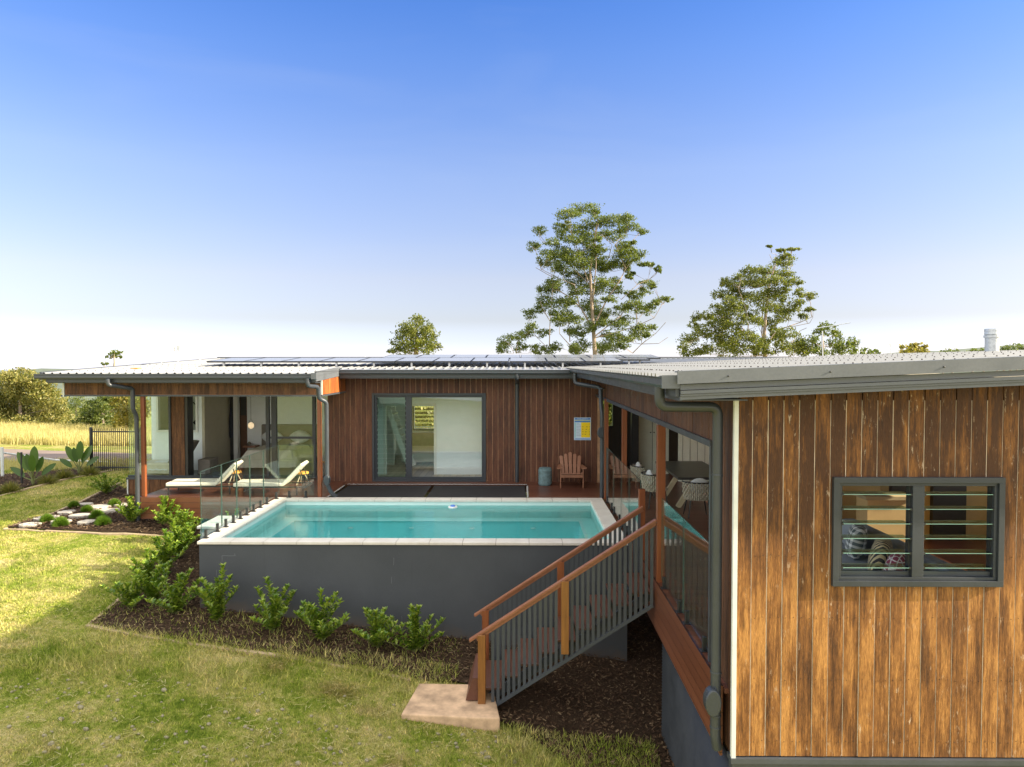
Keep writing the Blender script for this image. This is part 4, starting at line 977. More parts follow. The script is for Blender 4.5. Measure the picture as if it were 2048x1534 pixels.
p = MB().box(-5.72, -4.90, YF - .036, YF - .024, .05, 1.25).build('glass_pane', M['glass'], t); MB().box(-5.72, -4.90, YF - .0365, YF - .0235, 1.247, 1.253).build('pane_edge', M['glass_edge'], p)
for x in (-5.5, -5.1): s = MB(); spigot(s, x, YF - .03, 0); s.build('spigot', M['black'], t)

# ------------------------------------------------------------ stairs
st = thing('staircase', 'timber staircase with grey balusters and wooden handrails beside the pool', 'staircase', (.7, 10.9, -1.8))
SL = .655; NY, FY = 10.33, 11.45
for y in (NY + .28, FY - .28):
    m = MB(); m.add([(-.55, y - .02, -1.87), (-.35, y - .02, -1.87), (1.97, y - .02, -.37), (1.97, y - .02, -.21), (-.48, y - .02, -1.80), (-.55, y + .02, -1.87), (-.35, y + .02, -1.87), (1.97, y + .02, -.37), (1.97, y + .02, -.21), (-.48, y + .02, -1.80)],
                    [(0,1,2,3,4), (9,8,7,6,5), (0,5,6,1), (1,6,7,2), (2,7,8,3), (3,8,9,4), (4,9,5,0)]); m.build('stringer', M['trim'], st)
for i in range(9):
    x = 1.80 - i * .277; z = -.18 * (i + 1); m = MB(); m.box(x - .14, x + .0, NY + .07, FY - .07, z - .035, z); m.box(x + .005, x + .145, NY + .07, FY - .07, z - .035, z)
    m.build('tread', M['tread'], st, bevel=.004)
    MB().box(x - .09, x + .09, NY + .24, NY + .28, z - .09, z - .038).build('tread_bracket', M['galv'], st)
for y in (NY, FY):
    a, b = (-.74, -.885 + (0 if y == NY else -.03)), (1.99, .905 + (0 if y == NY else -.03))
    m = MB(); m.bar((a[0], y, a[1]), (b[0], y, b[1]), .085, .035); m.bar((a[0] + .1, y, a[1] + .065 - .05), (b[0], y, b[1] - .045), .035, .05); m.build('handrail', M['rail'], st, bevel=.004)
    zr_ = lambda x: a[1] + (b[1] - a[1]) * (x - a[0]) / (b[0] - a[0])
    zb_ = lambda x: -1.875 + .6475 * (x + .40)
    m = MB(); m.bar((-.42, y, zb_(-.42)), (1.95, y, zb_(1.95)), .045, .045); m.build('bottom_rail', M['trim'], st)
    n = 31
    for i in range(n):
        x = -.40 + i * (2.33 / (n - 1))
        if abs(x - .66) < .062: z1_ = None
        MB().box(x - .022, x + .022, y - .008, y + .008, zb_(x), zr_(x) - .05 if abs(x - .66) > .06 else zb_(x) + .28).build('baluster', M['trim'], st)
    for x, dz in ((-.56, .0), (.66, .0)):
        zb2 = -1.85 if x < 0 else zb_(x) + .13
        MB().box(x - .055, x + .055, y - .055 - (.02 if y == NY else -.0), y + .045, zb2, zr_(x) - .02).build('newel', M['stump'] if y == NY else M['post'], st, bevel=.004)
MB().box(1.93, 2.03, FY - .0, FY + .10, -.72, 1.15).build('newel', M['post'], st, bevel=.004)
m = MB(); m.add([(-.80, NY + .0, -1.78), (-.62, NY + .0, -1.78), (-.62, NY + .0, -1.45), (-.70, NY + .0, -1.45), (-.80, NY + .9, -1.78), (-.62, NY + .9, -1.78), (-.62, NY + .9, -1.45), (-.70, NY + .9, -1.45)], [(0,1,2,3),(7,6,5,4),(0,4,5,1),(1,5,6,2),(2,6,7,3),(3,7,4,0)]); m.build('bottom_riser', M['tread'], st)
# landing pad
pd = MB(); pp = [p[:2] for p in PAD]; cx = sum(p[0] for p in pp) / len(pp); cy = sum(p[1] for p in pp) / len(pp)
pd.poly(pp, -2.3, -1.80); props(pd.build('landing_pad', M['concrete'], bevel=.02), 'weathered sandstone landing pad at the foot of the stairs', 'paving')
# garden edging
def edging(pts, label):
    m = MB()
    for (a, b) in zip(pts[:-1], pts[1:]):
        a2 = Vector(a); b2 = Vector(b); nn = max(1, int((b2 - a2).length / .45)); prev = None
        for q in range(nn + 1):
            p2 = a2.lerp(b2, q / nn) + Vector((rnd.uniform(-.012, .012), rnd.uniform(-.012, .012))); P3 = Vector((p2.x, p2.y, H(p2.x, p2.y) + .008 + fbm(p2.x, p2.y, .9) * .035 + rnd.uniform(-.018, .01)))
            if prev is not None: d = (P3 - prev).normalized() * .012; m.bar(prev - d, P3 + d, .08 * rnd.uniform(.85, 1.1), .07)
            prev = P3
    return props(m.build('garden_edging', M['edging'], bevel=.01), label, 'edging')
edging([GR(*q) for q in [(350, 1068), (295, 1132), (236, 1202), (176, 1251)]] + [GR(*q) for q in [(260, 1270), (400, 1292), (560, 1315), (700, 1337), (820, 1360)]], 'weathered timber edging round the garden bed in front of the pool')
edging([GR(*q) for q in [(240, 968), (196, 987), (158, 1006), (108, 1029), (40, 1048), (10, 1060), (90, 1064), (200, 1068), (350, 1074)]], 'weathered edging round the stepping stone bed')
edging([GR(*q) for q in [(-60, 1008), (60, 978), (140, 958), (236, 940)]], 'low pale edging of the far bed holding the big leafed plants')

# stepping stones
def stone(px, py, w, label):
    p = G(px, py); m = MB(); n = 14; a0 = rnd.uniform(0, 6); pts = []
    sx = w / F * p.y / 2; 
    for i in range(n):
        t = 2 * math.pi * i / n; k = 1 + .10 * math.sin(2 * t + a0) + .06 * math.sin(3 * t + a0 * 2); pts.append((p.x + sx * k * math.cos(t), p.y + sx * .85 * k * math.sin(t)))
    m.poly(pts, p.z - .02, p.z + .085); return props(m.build('stepping_stone', M['stone'], bevel=.01), label, 'stepping stone', 'stepping stones in the garden bed')
for i, (x, y, w, lab) in enumerate([(61, 1054, 38, 'foremost left stepping stone at the tip of the gravel bed'), (93, 1041, 46, 'pale stepping stone behind the foremost left one, beside a grass mound'), (124, 1048, 38, 'small stepping stone behind the front grass mound'),
      (134, 1029, 35, 'stepping stone above the widest central one, to its left'), (162, 1036, 42, 'widest pale stepping stone in the middle of the bed'), (174, 1049, 36, 'front right stepping stone left of the front right mound'),
      (199, 1018, 44, 'long stepping stone between two grass mounds near the house'), (172, 1013, 28, 'farthest stepping stone beside the farthest dark mound'), (218, 1026, 44, 'greyer shaded stepping stone nearest the downpipe'), (245, 1014, 34, 'shaded stepping stone beside the deck corner')]):
    stone(x, y, w, lab)
def tuft_mesh(c, r, h, n, mat, name, label, cat, group=None, w=.004, spread=1.0):
    n = int(n); th = nrng.uniform(0, 6.283, n); ph = np.arccos(nrng.uniform(0, 1, n)); d = np.stack([np.sin(ph)*np.cos(th)*r, np.sin(ph)*np.sin(th)*r, np.cos(ph)*h], 1)
    base = np.array(c) + d * .35; tip = np.array(c) + d * nrng.uniform(.85, 1.1, n)[:, None]; s = nrng.normal(0, 1, (n, 3)); s = s / np.linalg.norm(s, axis=1)[:, None] * w
    V = np.stack([base - s, base + s, tip], 1).reshape(-1, 3)
    return props(npmesh(name, V, np.arange(n*3).reshape(-1, 3), mat), label, cat, group)
for x, y, r, lab in [(94, 1042, .17, 'bright round grass mound at the left, set on a stepping stone edge'), (121, 1050, .19, 'grass mound nearest the lawn, second from left'), (148, 1013, .15, 'darkest grass mound at the far edge of bed'),
        (174, 1021, .15, 'grass mound between the long stone and the widest one'), (194, 1034, .18, 'large dark grass mound right of the widest stone'), (206, 1047, .19, 'front right grass mound with bright top'), (229, 1009, .16, 'grass mound beside the downpipe in shade')]:
    p = G(x, y + 5); tuft_mesh((p.x, p.y, p.z + .05), r * 1.05, r * 1.15, 3400, M['moss'], 'grass_mound', lab, 'grass mound', 'round grass mounds among the stones', .006)

# ------------------------------------------------------------ shrubs
def shrub(base, h, spread, nst, label, seed, group='leafy shrubs planted round the pool', leaf=.085):
    r = random.Random(seed); base = Vector(base); t = thing('shrub', label, 'shrub', base, group)
    sm = MB(); LV = []; LF = []
    def leaf_(p, d, L, Wd):
        d = d.normalized(); s = d.cross(Vector((0, 0, 1)));
        if s.length < .05: s = Vector((1, 0, 0))
        s = (s.normalized() + Vector((r.uniform(-.3,.3), r.uniform(-.3,.3), r.uniform(-.4,.4)))).normalized(); up = s.cross(d).normalized()
        b = len(LV); mid = p + d * L * .5 - up * L * .03; tip = p + d * L - up * L * .16 if up.z > 0 else p + d * L + up * L * .16
        LV.extend([p, p + d*L*.28 + s*Wd*.38 + up*.006, p + d*L*.62 + s*Wd*.5 + up*.008, tip, p + d*L*.62 - s*Wd*.5 + up*.008, p + d*L*.28 - s*Wd*.38 + up*.006, mid]); 
        LF.extend([(b, b+1, b+6), (b+1, b+2, b+6), (b+2, b+3, b+6), (b+3, b+4, b+6), (b+4, b+5, b+6), (b+5, b, b+6)])
    for i in range(nst):
        a = r.uniform(0, 6.283); k = r.uniform(.15, 1) * spread; hh = h * (1 - .5 * (k / spread) ** 1.3) * r.uniform(.55, 1.1)
        pts = []; top = base + Vector((math.cos(a) * k, math.sin(a) * k, hh)); n = 7
        for j in range(n + 1):
            f = j / n; p = base.lerp(top, f) + Vector((math.cos(a), math.sin(a), 0)) * (-.10 * spread * math.sin(f * math.pi)) ; pts.append(p + Vector((r.uniform(-1,1), r.uniform(-1,1), 0)) * .012)
        sm.tube(pts, [.008 * (1 - .6 * j / n) for j in range(n + 1)], 5)
        for j in range(1, int(hh / .030) + 1):
            f = j / int(hh / .030 + 1); 
            if f < .12: continue
            p = pts[min(n, int(f * n))].lerp(pts[min(n, int(f * n) + 1)], (f * n) % 1) 
            for q in range(3):
                az = r.uniform(0, 6.283); el = r.uniform(.25, .85) + .45 * f; d = Vector((math.cos(az) * math.cos(el), math.sin(az) * math.cos(el), math.sin(el)))
                leaf_(p, d, leaf * r.uniform(.75, 1.3), leaf * r.uniform(.38, .5))
        for q in range(6):
            az = q * 1.05 + r.random(); leaf_(pts[-1], Vector((math.cos(az) * .6, math.sin(az) * .6, 1)), leaf * r.uniform(.8, 1.1), leaf * .4)
    sm.build('stems', M['stem'], t); npmesh('foliage', [tuple(v) for v in LV], LF, M['shrub'], t)
    return t
SH = [  # base pixel, height, spread, stems, label
 (435, 1250, .92, .30, 7, 'tall narrow shrub just right of the left corner of the grey pool wall'),
 (545, 1268, .86, .36, 9, 'two topped shrub second along the front of the grey pool wall'),
 (645, 1288, .84, .36, 9, 'shrub third along the grey pool wall, with an upright right shoot'),
 (755, 1300, .80, .36, 10, 'dense shrub fourth along the grey pool wall'),
 (830, 1308, .74, .38, 11, 'bright glossy shrub nearest the stairs on the grey pool wall'),
 (352, 1232, .72, .36, 10, 'shrub standing against the left front corner of the pool'),
 (262, 1222, .66, .32, 8, 'shrub with a pale upright tip at the bed corner on the lawn'),
 (306, 1212, .66, .30, 8, 'shrub between the bed corner shrub and the pool corner shrub'),
 (332, 1150, .78, .32, 10, 'shaded shrub in the left bed behind the pool corner group'),
 (296, 1168, .55, .28, 8, 'low dark shrub at the lawn edge left of the bed'),
 (356, 1120, .80, .30, 10, 'shrub touching the pool wall halfway along its left side'),
 (372, 1092, .74, .28, 9, 'shrub in the left bed near the far end of glass fence'),
 (328, 1052, .64, .30, 8, 'sunny yellow green shrub below the deck fascia'),
 (262, 1048, .55, .30, 8, 'sunlit shrub at the foot of the bedroom downpipe'),
 (352, 1062, .5, .26, 8, 'small shrub beside the pool fence start and deck fascia'),
 (432, 1052, .55, .24, 7, 'shrub seen through the glass between pump box and deck'),
 (214, 990, .62, .36, 11, 'dark dense shrub at the corner of the bedroom wall'),
]
for i, (x, y, h, s, n, lab) in enumerate(SH):
    p = G(x, y) if i != 15 else Vector((-6.75, 16.55, -.9))
    shrub(p + Vector((0, 0, .02)), h * 1.08, s * 1.5, n + 6, lab, i + 3, leaf=.105 if i < 14 else .085)

# ------------------------------------------------------------ strelitzia plants, left bed
def paddle(base, h, label, seed):
    r = random.Random(seed); base = Vector(base); t = thing('bird_of_paradise', label, 'plant', base, 'big leafed plants in the far bed')
    sm = MB(); lf = MB(); K = [(0.05, 1.05), (.32, .95), (-.36, .95), (.75, .72), (-.8, .7), (.18, .78), (-.16, .85)]
    for i, (lean, hh) in enumerate(K):
        az = 0 if i % 2 == 0 else math.pi * .35 * r.uniform(-1, 1); d = Vector((math.sin(lean) * math.cos(az), math.sin(az) * .5 * (1 if i % 2 else -1), math.cos(lean))).normalized()
        p1 = base + d * h * hh * .45; sm.tube([base, base + Vector((d.x*.3, d.y*.3, 1)).normalized() * h * hh * .22, p1], [.028, .022, .012], 6)
        L = h * hh * .55; s = d.cross(Vector((0, -1, .3))).normalized(); bend_ = Vector((d.x, 0, -.25)); vs = []; n = 8
        for j in range(n + 1):
            f = j / n; w = L * .21 * math.sin(math.pi * min(1, f * .93 + .07)) ** .6; c = p1 + d * L * f + bend_ * L * .28 * f * f
            vs += [c - s * w + Vector((0, 0, .03)), c, c + s * w + Vector((0, 0, .03))]
        lf.add(vs, [(3*j, 3*j+1, 3*j+4, 3*j+3) for j in range(n)] + [(3*j+1, 3*j+2, 3*j+5, 3*j+4) for j in range(n)])
    sm.build('stalks', M['stem'], t); lf.build('leaves', M['banana'], t, smooth=True); return t
paddle(G(66, 972), 1.15, 'large leafed plant by the dark fence post at the left', 1)
paddle(G(158, 950), 1.05, 'large leafed plant next to the black slatted fence', 5)
for i, (x, y) in enumerate([(20, 985), (95, 968), (128, 958), (180, 950)]):
    p = G(x, y); tuft_mesh((p.x, p.y, p.z), .35, .35, 500, M['bush'], 'ground_cover', ['grey green low plant at the left end of the far bed', 'low silvery plant right of the left large leafed plant', 'wispy low plant between the two large leafed plants', 'low plant at the foot of the black fence'][i], 'plant', None, .012)

# black slatted fence beside the bedroom
fy = 22.4; t = thing('slatted_fence', 'black vertical slat pool fence beside bedroom glass corner', 'fence', (-13, fy, -.3))
a, b = at(182, 870, fy).x, at(282, 870, fy).x; zb = H((a + b) / 2, fy)
m = MB()
for x in np.arange(a + .05, b, .062): m.box(x - .009, x + .009, fy - .008, fy + .008, zb + .08, 1.12)
m.build('slats', M['black'], t); m = MB(); m.box(a, b, fy - .02, fy + .02, zb + .16, zb + .20); m.box(a, b, fy - .02, fy + .02, 1.0, 1.04); m.build('rails', M['black'], t)
for x in (a, b): MB().box(x - .035, x + .035, fy - .035, fy + .035, zb - .2, 1.16).build('fence_post', M['black'], t)
# white rail fence near the road
for i, (px, py, h, mat, lab) in enumerate([(5, 955, .95, 'cover', 'pale round post of the road rail fence at the left edge'), (44, 972, 1.0, 'black', 'thin dark post behind the left large leafed plant')]):
    p = G(px, py); m = MB().tube([p, p + Vector((0, 0, h))], .045 if i == 0 else .03, 10); props(m.build('fence_post', M[mat]), lab, 'post')
p0, p1, p2 = G(5, 955) + Vector((0, 0, .78)), G(44, 972) + Vector((0, 0, .85)), at(240, 925, 24.5)
m = MB(); m.tube([p0, at(110, 920, 23.5), p2], .03, 8); props(m.build('fence_rail', M['cover']), 'pale horizontal rail running behind the big leafed plants', 'rail')

# ------------------------------------------------------------ trees
def leaf_cloud(cl, per, size, name, mat, parent, flat=.8, up=.25):
    P = []; 
    for (c, r, dens) in cl:
        n = max(8, int(per * dens)); d = nrng.normal(0, 1, (n, 3)); d /= np.linalg.norm(d, axis=1)[:, None]
        k = nrng.uniform(.15, 1, n) ** .45; q = d * k[:, None] * np.array(r); q[:, 2] += up * r[2] * (1 - (q[:, 0]**2 + q[:, 1]**2) / (r[0]**2 + r[1]**2 + 1e-6))
        # sub-clumps, so gaps open between sprays
        s = nrng.normal(0, 1, (max(5, n // 45), 3)); s /= np.linalg.norm(s, axis=1)[:, None]; s = s * nrng.uniform(.35, 1.12, (len(s), 1)) * np.array(r)
        j = nrng.integers(0, len(s), n); q = np.where((nrng.uniform(0, 1, n) < .72)[:, None], s[j] + nrng.normal(0, .19, (n, 3)) * np.array(r), q)
        P.append(np.array(c) + q)
    P = np.vstack(P); m = len(P); a = nrng.normal(0, 1, (m, 3)); a[:, 2] -= .5; a /= np.linalg.norm(a, axis=1)[:, None]; b_ = np.cross(a, nrng.normal(0, 1, (m, 3))); b_ /= np.linalg.norm(b_, axis=1)[:, None]
    L = size * nrng.uniform(.6, 1.3, m)[:, None]; V = np.stack([P - a * L / 2, P + b_ * L * .28, P + a * L / 2, P - b_ * L * .28], 1).reshape(-1, 3)
    return npmesh(name, V, np.arange(m * 4).reshape(-1, 4), mat, parent, 4)
def limb_path(pts, Y, jit, seed):
    r = random.Random(seed); out = []; off = 0
    for i, (x, y) in enumerate(pts):
        out.append(at(x, y, Y + off)); off += r.uniform(-jit, jit)
    return out
def traced_tree(name, label, Y, trunk, limbs, clusters, per, size, mat, group='gum trees standing beyond the house roof', s=1.0, seed=1, base_drop=8, bark='bark', spread=2.4, twigs=True):
    tr = [at(x, y, Y) for x, y in trunk]; b = tr[0] - Vector((0, 0, base_drop)); gz = H(b.x, b.y); b.z = min(gz, tr[0].z - 1)
    t = thing(name, label, 'tree', b, group); rr = random.Random(seed); mb = MB()
    R0 = .42 * s; n = len(tr); mb.tube([b] + tr, [R0 * 1.25] + [R0 * (1 - .8 * i / (n - 1)) for i in range(n)], 9)
    cl = []; ends = []
    for (x, y, rx, ry) in clusters:
        c = at(x, y, Y) ; dy = rr.uniform(-spread, spread); c = at(x, y, Y + dy); k = (Y + dy) / F
        cl.append((c, (rx * k * 1.3, rx * k * 1.1, ry * k * 1.3), max(.25, rx * ry / 260)))
    base_cl = list(cl)
    if len(base_cl) > 20 and False:
        for i, (c, r_, d_) in enumerate(base_cl):
            near = sorted(base_cl, key=lambda q: (q[0] - c).length)[1:4]
            q = near[rr.randrange(len(near))]; f = rr.uniform(.3, .7)
            cl.append((c.lerp(q[0], f) + Vector((0, rr.uniform(-1, 1), rr.uniform(-.2, .2))), (r_[0] * .9, r_[1] * .9, r_[2] * 1.2), max(.08, d_ * .18)))
    alls = []
    for i, (w, pts) in enumerate(limbs):
        p = limb_path(pts, Y, .9, seed * 31 + i); m_ = len(p); mb.tube(p, [max(.02, w * s * (1 - .75 * j / (m_ - 1))) for j in range(m_)], 6); alls += p
    alls += tr
    if twigs:
        for c, r_, d_ in base_cl:
            q = min(alls, key=lambda v: (v - c).length + (1.5 if v.z > c.z else 0)); mid = q.lerp(c, .55) + Vector((rr.uniform(-.2, .2), rr.uniform(-.2, .2), rr.uniform(-.25, .05)))
            mb.tube([q, mid, c], [.045 * s, .03 * s, .012 * s], 4)
            for _ in range(3):
                e = c + Vector((rr.uniform(-.8, .8) * r_[0], rr.uniform(-.8, .8) * r_[1], rr.uniform(-.2, .7) * r_[2])); mb.tube([mid, mid.lerp(e, .6) + Vector((0, 0, .05)), e], [.022 * s, .014 * s, .006 * s], 4)
    mb.build('trunk', M[bark], t, smooth=True); leaf_cloud(cl, per, size, 'crown', M[mat], t); return t
def zc(lst, ox, oy, sc): return [(ox + x / sc, oy + y / sc, rx / sc, ry / sc) for x, y, rx, ry in lst]
def zp(lst, ox, oy, sc): return [(w, [(ox + x / sc, oy + y / sc) for x, y in p]) for w, p in lst]
BIG = zc([(430,355,62,28),(385,500,58,36),(560,465,60,32),(690,215,95,38),(830,165,110,34),(920,195,40,28),(600,330,48,30),(670,305,45,22),(760,345,75,38),(930,285,100,44),(1080,270,85,40),(1200,260,72,34),
  (1240,330,70,32),(1330,365,40,26),(1150,350,40,22),(1095,405,90,34),(1000,380,50,24),(860,400,75,36),(660,395,70,40),(820,445,80,36),(740,440,60,30),(940,430,40,22),(905,510,55,28),(970,520,55,36),(860,555,80,42),(1165,510,65,38),
  (1200,570,85,55),(1300,560,55,30),(1260,600,50,24),(520,560,70,34),(620,560,80,40),(700,580,90,44),(450,625,42,30),(560,650,65,42),(620,690,70,40),(760,640,110,44),(880,650,90,44),(1020,650,90,50),(1140,650,80,42),(1000,700,60,34),
  (720,740,60,34),(780,820,95,40),(560,810,62,40),(470,880,50,36),(545,870,68,50),(1000,810,80,34),(1090,800,50,28),(920,880,110,42),(760,890,70,36),(1100,880,60,34),(1215,760,26,18),(1250,735,22,14),(1345,655,38,20),(1410,655,28,14),(1478,695,24,22),
  (1380,820,58,26),(1350,880,45,26),(1290,930,60,34),(1220,910,40,22),(470,980,62,42),(440,1045,58,36),(600,1000,70,44),(700,975,62,34),(560,1080,40,24),(345,1095,48,34),(360,1190,44,32),(310,1265,58,32),(230,1290,70,30),(130,1330,60,38),(100,1400,44,34),
  (280,1380,52,36),(470,1255,62,28),(420,1395,60,34),(520,1400,62,30),(590,1375,44,32),(660,1110,85,42),(600,1150,60,34),(740,1140,55,36),(770,1250,75,44),(690,1240,40,30),(800,1380,75,50),(740,1390,45,42),(880,1000,80,38),(900,1060,70,40),(930,1120,85,44),(980,1170,50,30),
  (1010,1080,50,32),(1060,960,60,28),(1150,1050,60,32),(1200,1020,50,26),(1270,1010,70,36),(1340,1060,62,28),(1400,1030,44,24),(1110,1180,80,34),(1180,1140,60,28),(1330,1200,50,24),(1300,1245,75,34),(1250,1290,50,26),(1420,1210,46,22),(1500,965,50,26),(1550,960,34,20),(1450,980,36,18),
  (1100,1300,75,40),(1020,1270,50,30),(1030,1370,75,46),(960,1390,50,44),(1160,1370,45,34),(1200,1320,50,24),(1370,1270,34,18),(880,1200,50,40),(830,760,60,28),(1190,480,38,24),(1250,465,36,18),(1200,700,30,30),(1420,840,30,20)], 980, 380, 4.3825)
BIGL = zp([(.16, [(890,1200),(800,1040),(700,940),(600,880),(540,760),(400,680)]), (.16, [(930,1150),(1030,950),(1140,790),(1190,690),(1100,480),(1190,400)]), (.14, [(900,1090),(880,830),(780,740),(600,560)]), (.13, [(780,1000),(740,830),(640,790),(460,700)]),
  (.13, [(900,1000),(930,650),(925,400),(950,300)]), (.12, [(860,800),(780,560),(730,420),(700,250)]), (.12, [(920,1280),(1150,1100),(1250,900),(1380,800)]), (.13, [(900,1300),(1100,1250),(1290,1190),(1440,1120),(1510,1000)]), (.09, [(1290,1190),(1280,1050),(1270,950)]),
  (.09, [(1250,1430),(1330,1350),(1450,1260),(1540,1160)]), (.06, [(1330,1350),(1480,1345),(1560,1290)]), (.12, [(760,1420),(690,1350),(610,1260),(610,1200)]), (.10, [(700,1330),(690,1180),(670,1080)]), (.11, [(520,1370),(525,1180),(540,960),(550,860)]), (.06, [(525,1150),(460,1030),(440,980)]),
  (.06, [(490,1370),(400,1280),(370,1200)]), (.05, [(210,1430),(170,1350),(130,1320)]), (.06, [(230,1430),(240,1330),(310,1270)]), (.08, [(1040,600),(1070,480),(980,390)]), (.07, [(450,700),(400,530),(370,500)]), (.05, [(500,480),(440,400),(430,360)]), (.07, [(1150,960),(1290,830),(1400,780),(1480,700)]), (.05, [(1200,500),(1290,400),(1320,370)])], 980, 380, 4.3825)
traced_tree('gum_tree', 'tallest gum tree with open many layered crown rising behind the house', 58, [(1190, 712), (1187, 660), (1183, 600), (1180, 540), (1190, 470), (1195, 440)], BIGL, BIG, 1500, .15, 'gum', s=.42, seed=2)
T2 = zc([(1020,68,22,10),(1140,110,40,16),(1250,98,50,16),(1165,220,85,52),(1190,160,40,22),(810,320,60,46),(910,320,75,40),(1030,310,75,42),(690,380,52,30),(570,440,62,42),(1190,350,75,40),(880,400,80,44),(1000,420,80,44),(1110,420,80,38),(1290,420,52,36),(1230,430,50,32),(700,470,90,60),(500,560,62,40),
  (860,460,70,40),(1180,500,60,38),(1030,540,85,50),(900,590,90,50),(1130,590,80,46),(640,570,80,50),(780,580,70,44),(620,640,80,46),(1335,540,58,38),(1450,575,54,36),(1290,640,62,40),(640,730,90,56),(480,700,62,40),(380,780,62,42),(270,790,42,44),(235,870,45,30),(760,680,70,40),(980,680,80,50),(1100,710,70,44),
  (1230,720,80,46),(1140,780,70,40),(820,760,60,36),(1370,790,46,32),(1430,715,34,24),(540,790,80,46),(500,870,110,52),(640,880,80,50),(320,940,85,50),(200,1020,85,46),(140,1090,44,40),(880,830,70,44),(1030,860,70,50),(390,1100,60,46),(230,1150,90,40),(480,980,90,60),(620,1020,100,66),(560,1120,90,60),(700,1110,80,66),
  (790,980,80,46),(850,1060,90,60),(900,1140,60,50),(960,1060,60,60),(1010,1150,50,42),(1100,1000,60,50),(1190,970,90,56),(1150,1100,70,60),(1260,1110,80,60),(1330,1080,60,55),(1400,1130,60,50),(740,820,50,40),(1070,940,50,40),(330,1150,60,30)], 1340, 480, 5.12)
T2L = zp([(.15, [(960,1080),(940,960),(950,700),(980,450),(1010,330)]), (.14, [(1000,1060),(1080,940),(1200,890),(1340,840),(1450,790),(1440,640)]), (.1, [(760,930),(700,850),(640,800)]), (.1, [(800,920),(800,800),(760,650),(700,500)]), (.06, [(1250,1050),(1330,930),(1400,900)]), (.07, [(1060,330),(1060,240),(1020,150)]), (.05, [(1070,250),(1090,150)]), (.05, [(1180,300),(1250,270),(1240,120)]), (.05, [(1200,890),(1290,880),(1430,850)])], 1340, 480, 5.12)
traced_tree('gum_tree', 'broad rounded gum tree to the right of the tallest one, above right wing roof', 52, [(1530, 712), (1528, 680), (1532, 620), (1540, 560), (1555, 520)], T2L, T2, 1300, .145, 'gum_olive', s=.38, seed=4)
def simple_tree(name, label, Y, cx, base, clusters, per, size, mat, s=.5, group='gum trees standing beyond the house roof', spread=1.2, seed=1):
    ys_ = [c[1] for c in clusters]; top = min(ys_); tr = [(cx, base), (cx + 1, (base * 2 + top) / 3), (cx, (base + top * 2) / 3), (cx + 1, top + 4)]
    return traced_tree(name, label, Y, tr, [], clusters, per, size, mat, group, s, seed, 4, spread=spread)
simple_tree('gum_tree', 'small bushy golden gum tree above the middle of the roof', 48, 832, 708, [(835,640,12,9),(822,655,18,12),(845,652,14,12),(810,668,16,12),(832,672,20,13),(855,672,16,14),(800,690,15,14),(822,695,20,13),(848,692,20,13),(868,694,12,11),(790,703,9,6)], 800, .15, 'gum_olive', .4, seed=7)
simple_tree('gum_tree', 'slim gum with leaning crown beside the television aerial', 50, 1645, 714, [(1650,652,10,7),(1642,662,12,8),(1665,663,12,8),(1675,672,9,8),(1620,680,14,8),(1630,690,12,8),(1668,688,16,10),(1690,692,12,9),(1678,704,16,8),(1612,702,14,10),(1640,706,14,7),(1705,690,9,12),(1710,703,9,9)], 900, .15, 'gum', .3, seed=9)
simple_tree('gum_tree', 'tiny round gum just right of the aerial above the roof edge', 60, 1742, 712, [(1735,704,10,6),(1748,707,10,5)], 500, .25, 'gum', .3, seed=11)
simple_tree('gum_tree', 'small golden crown halfway between aerial and chimney flue', 55, 1828, 712, [(1820,700,14,8),(1838,697,12,8),(1828,692,8,5),(1845,704,10,6),(1808,706,9,5)], 560, .25, 'gum_gold', .3, seed=12)
for i, (x, y) in enumerate([(1886, 704), (1905, 702), (1945, 702), (1968, 703)]):
    simple_tree('gum_tree', ['faint far tree left of the flue, farthest left of its row', 'faint far tree second left of the flue', 'dark far tree close to the flue', 'dark low far tree touching the flue'][i], 160, x, 712, [(x, y, 9, 4), (x + 6, y + 1, 6, 3)], 260, .5, 'gum', .5, seed=20 + i)
for i in range(9):
    x = 1995 + i * 13; y = 698 - i * .8 + rnd.uniform(-2, 2)
    simple_tree('gum_tree', ['first', 'second', 'third', 'fourth', 'fifth', 'sixth', 'seventh', 'eighth', 'ninth'][i] + ' dark far treetop counting rightwards from the flue', 170, x, 712, [(x, y, 8, 5), (x + 4, y + 5, 9, 5)], 260, .5, 'gum', .5, group='dark treetops along the right ridge', seed=40 + i)
simple_tree('gum_tree', 'little flat topped tree above the left roof edge', 70, 228, 735, [(232,704,9,3.5),(226,709,9,3.5),(220,714,8,3),(236,712,5,3)], 300, .26, 'gum', .25, seed=13)
simple_tree('gum_tree', 'tiny tuft tree lower left of the flat topped one', 75, 208, 738, [(208,727,6,2.5)], 300, .26, 'gum', .2, seed=14)
simple_tree('bush_tree', 'leafy tree behind the house seen through its inner louvre windows', 31, 850, 880, [(835,800,22,14),(860,815,22,14),(838,835,22,14),(866,845,20,13),(850,860,26,12)], 1200, .16, 'bush', .35, 'trees close behind the house', seed=91)
simple_tree('bush_tree', 'leafy tree behind the house seen through the kitchen louvres', 31, 1222, 880, [(1212,800,18,14),(1230,815,18,14),(1214,835,20,14),(1232,845,16,13),(1222,860,20,12)], 1200, .16, 'bush', .35, 'trees close behind the house', seed=92)
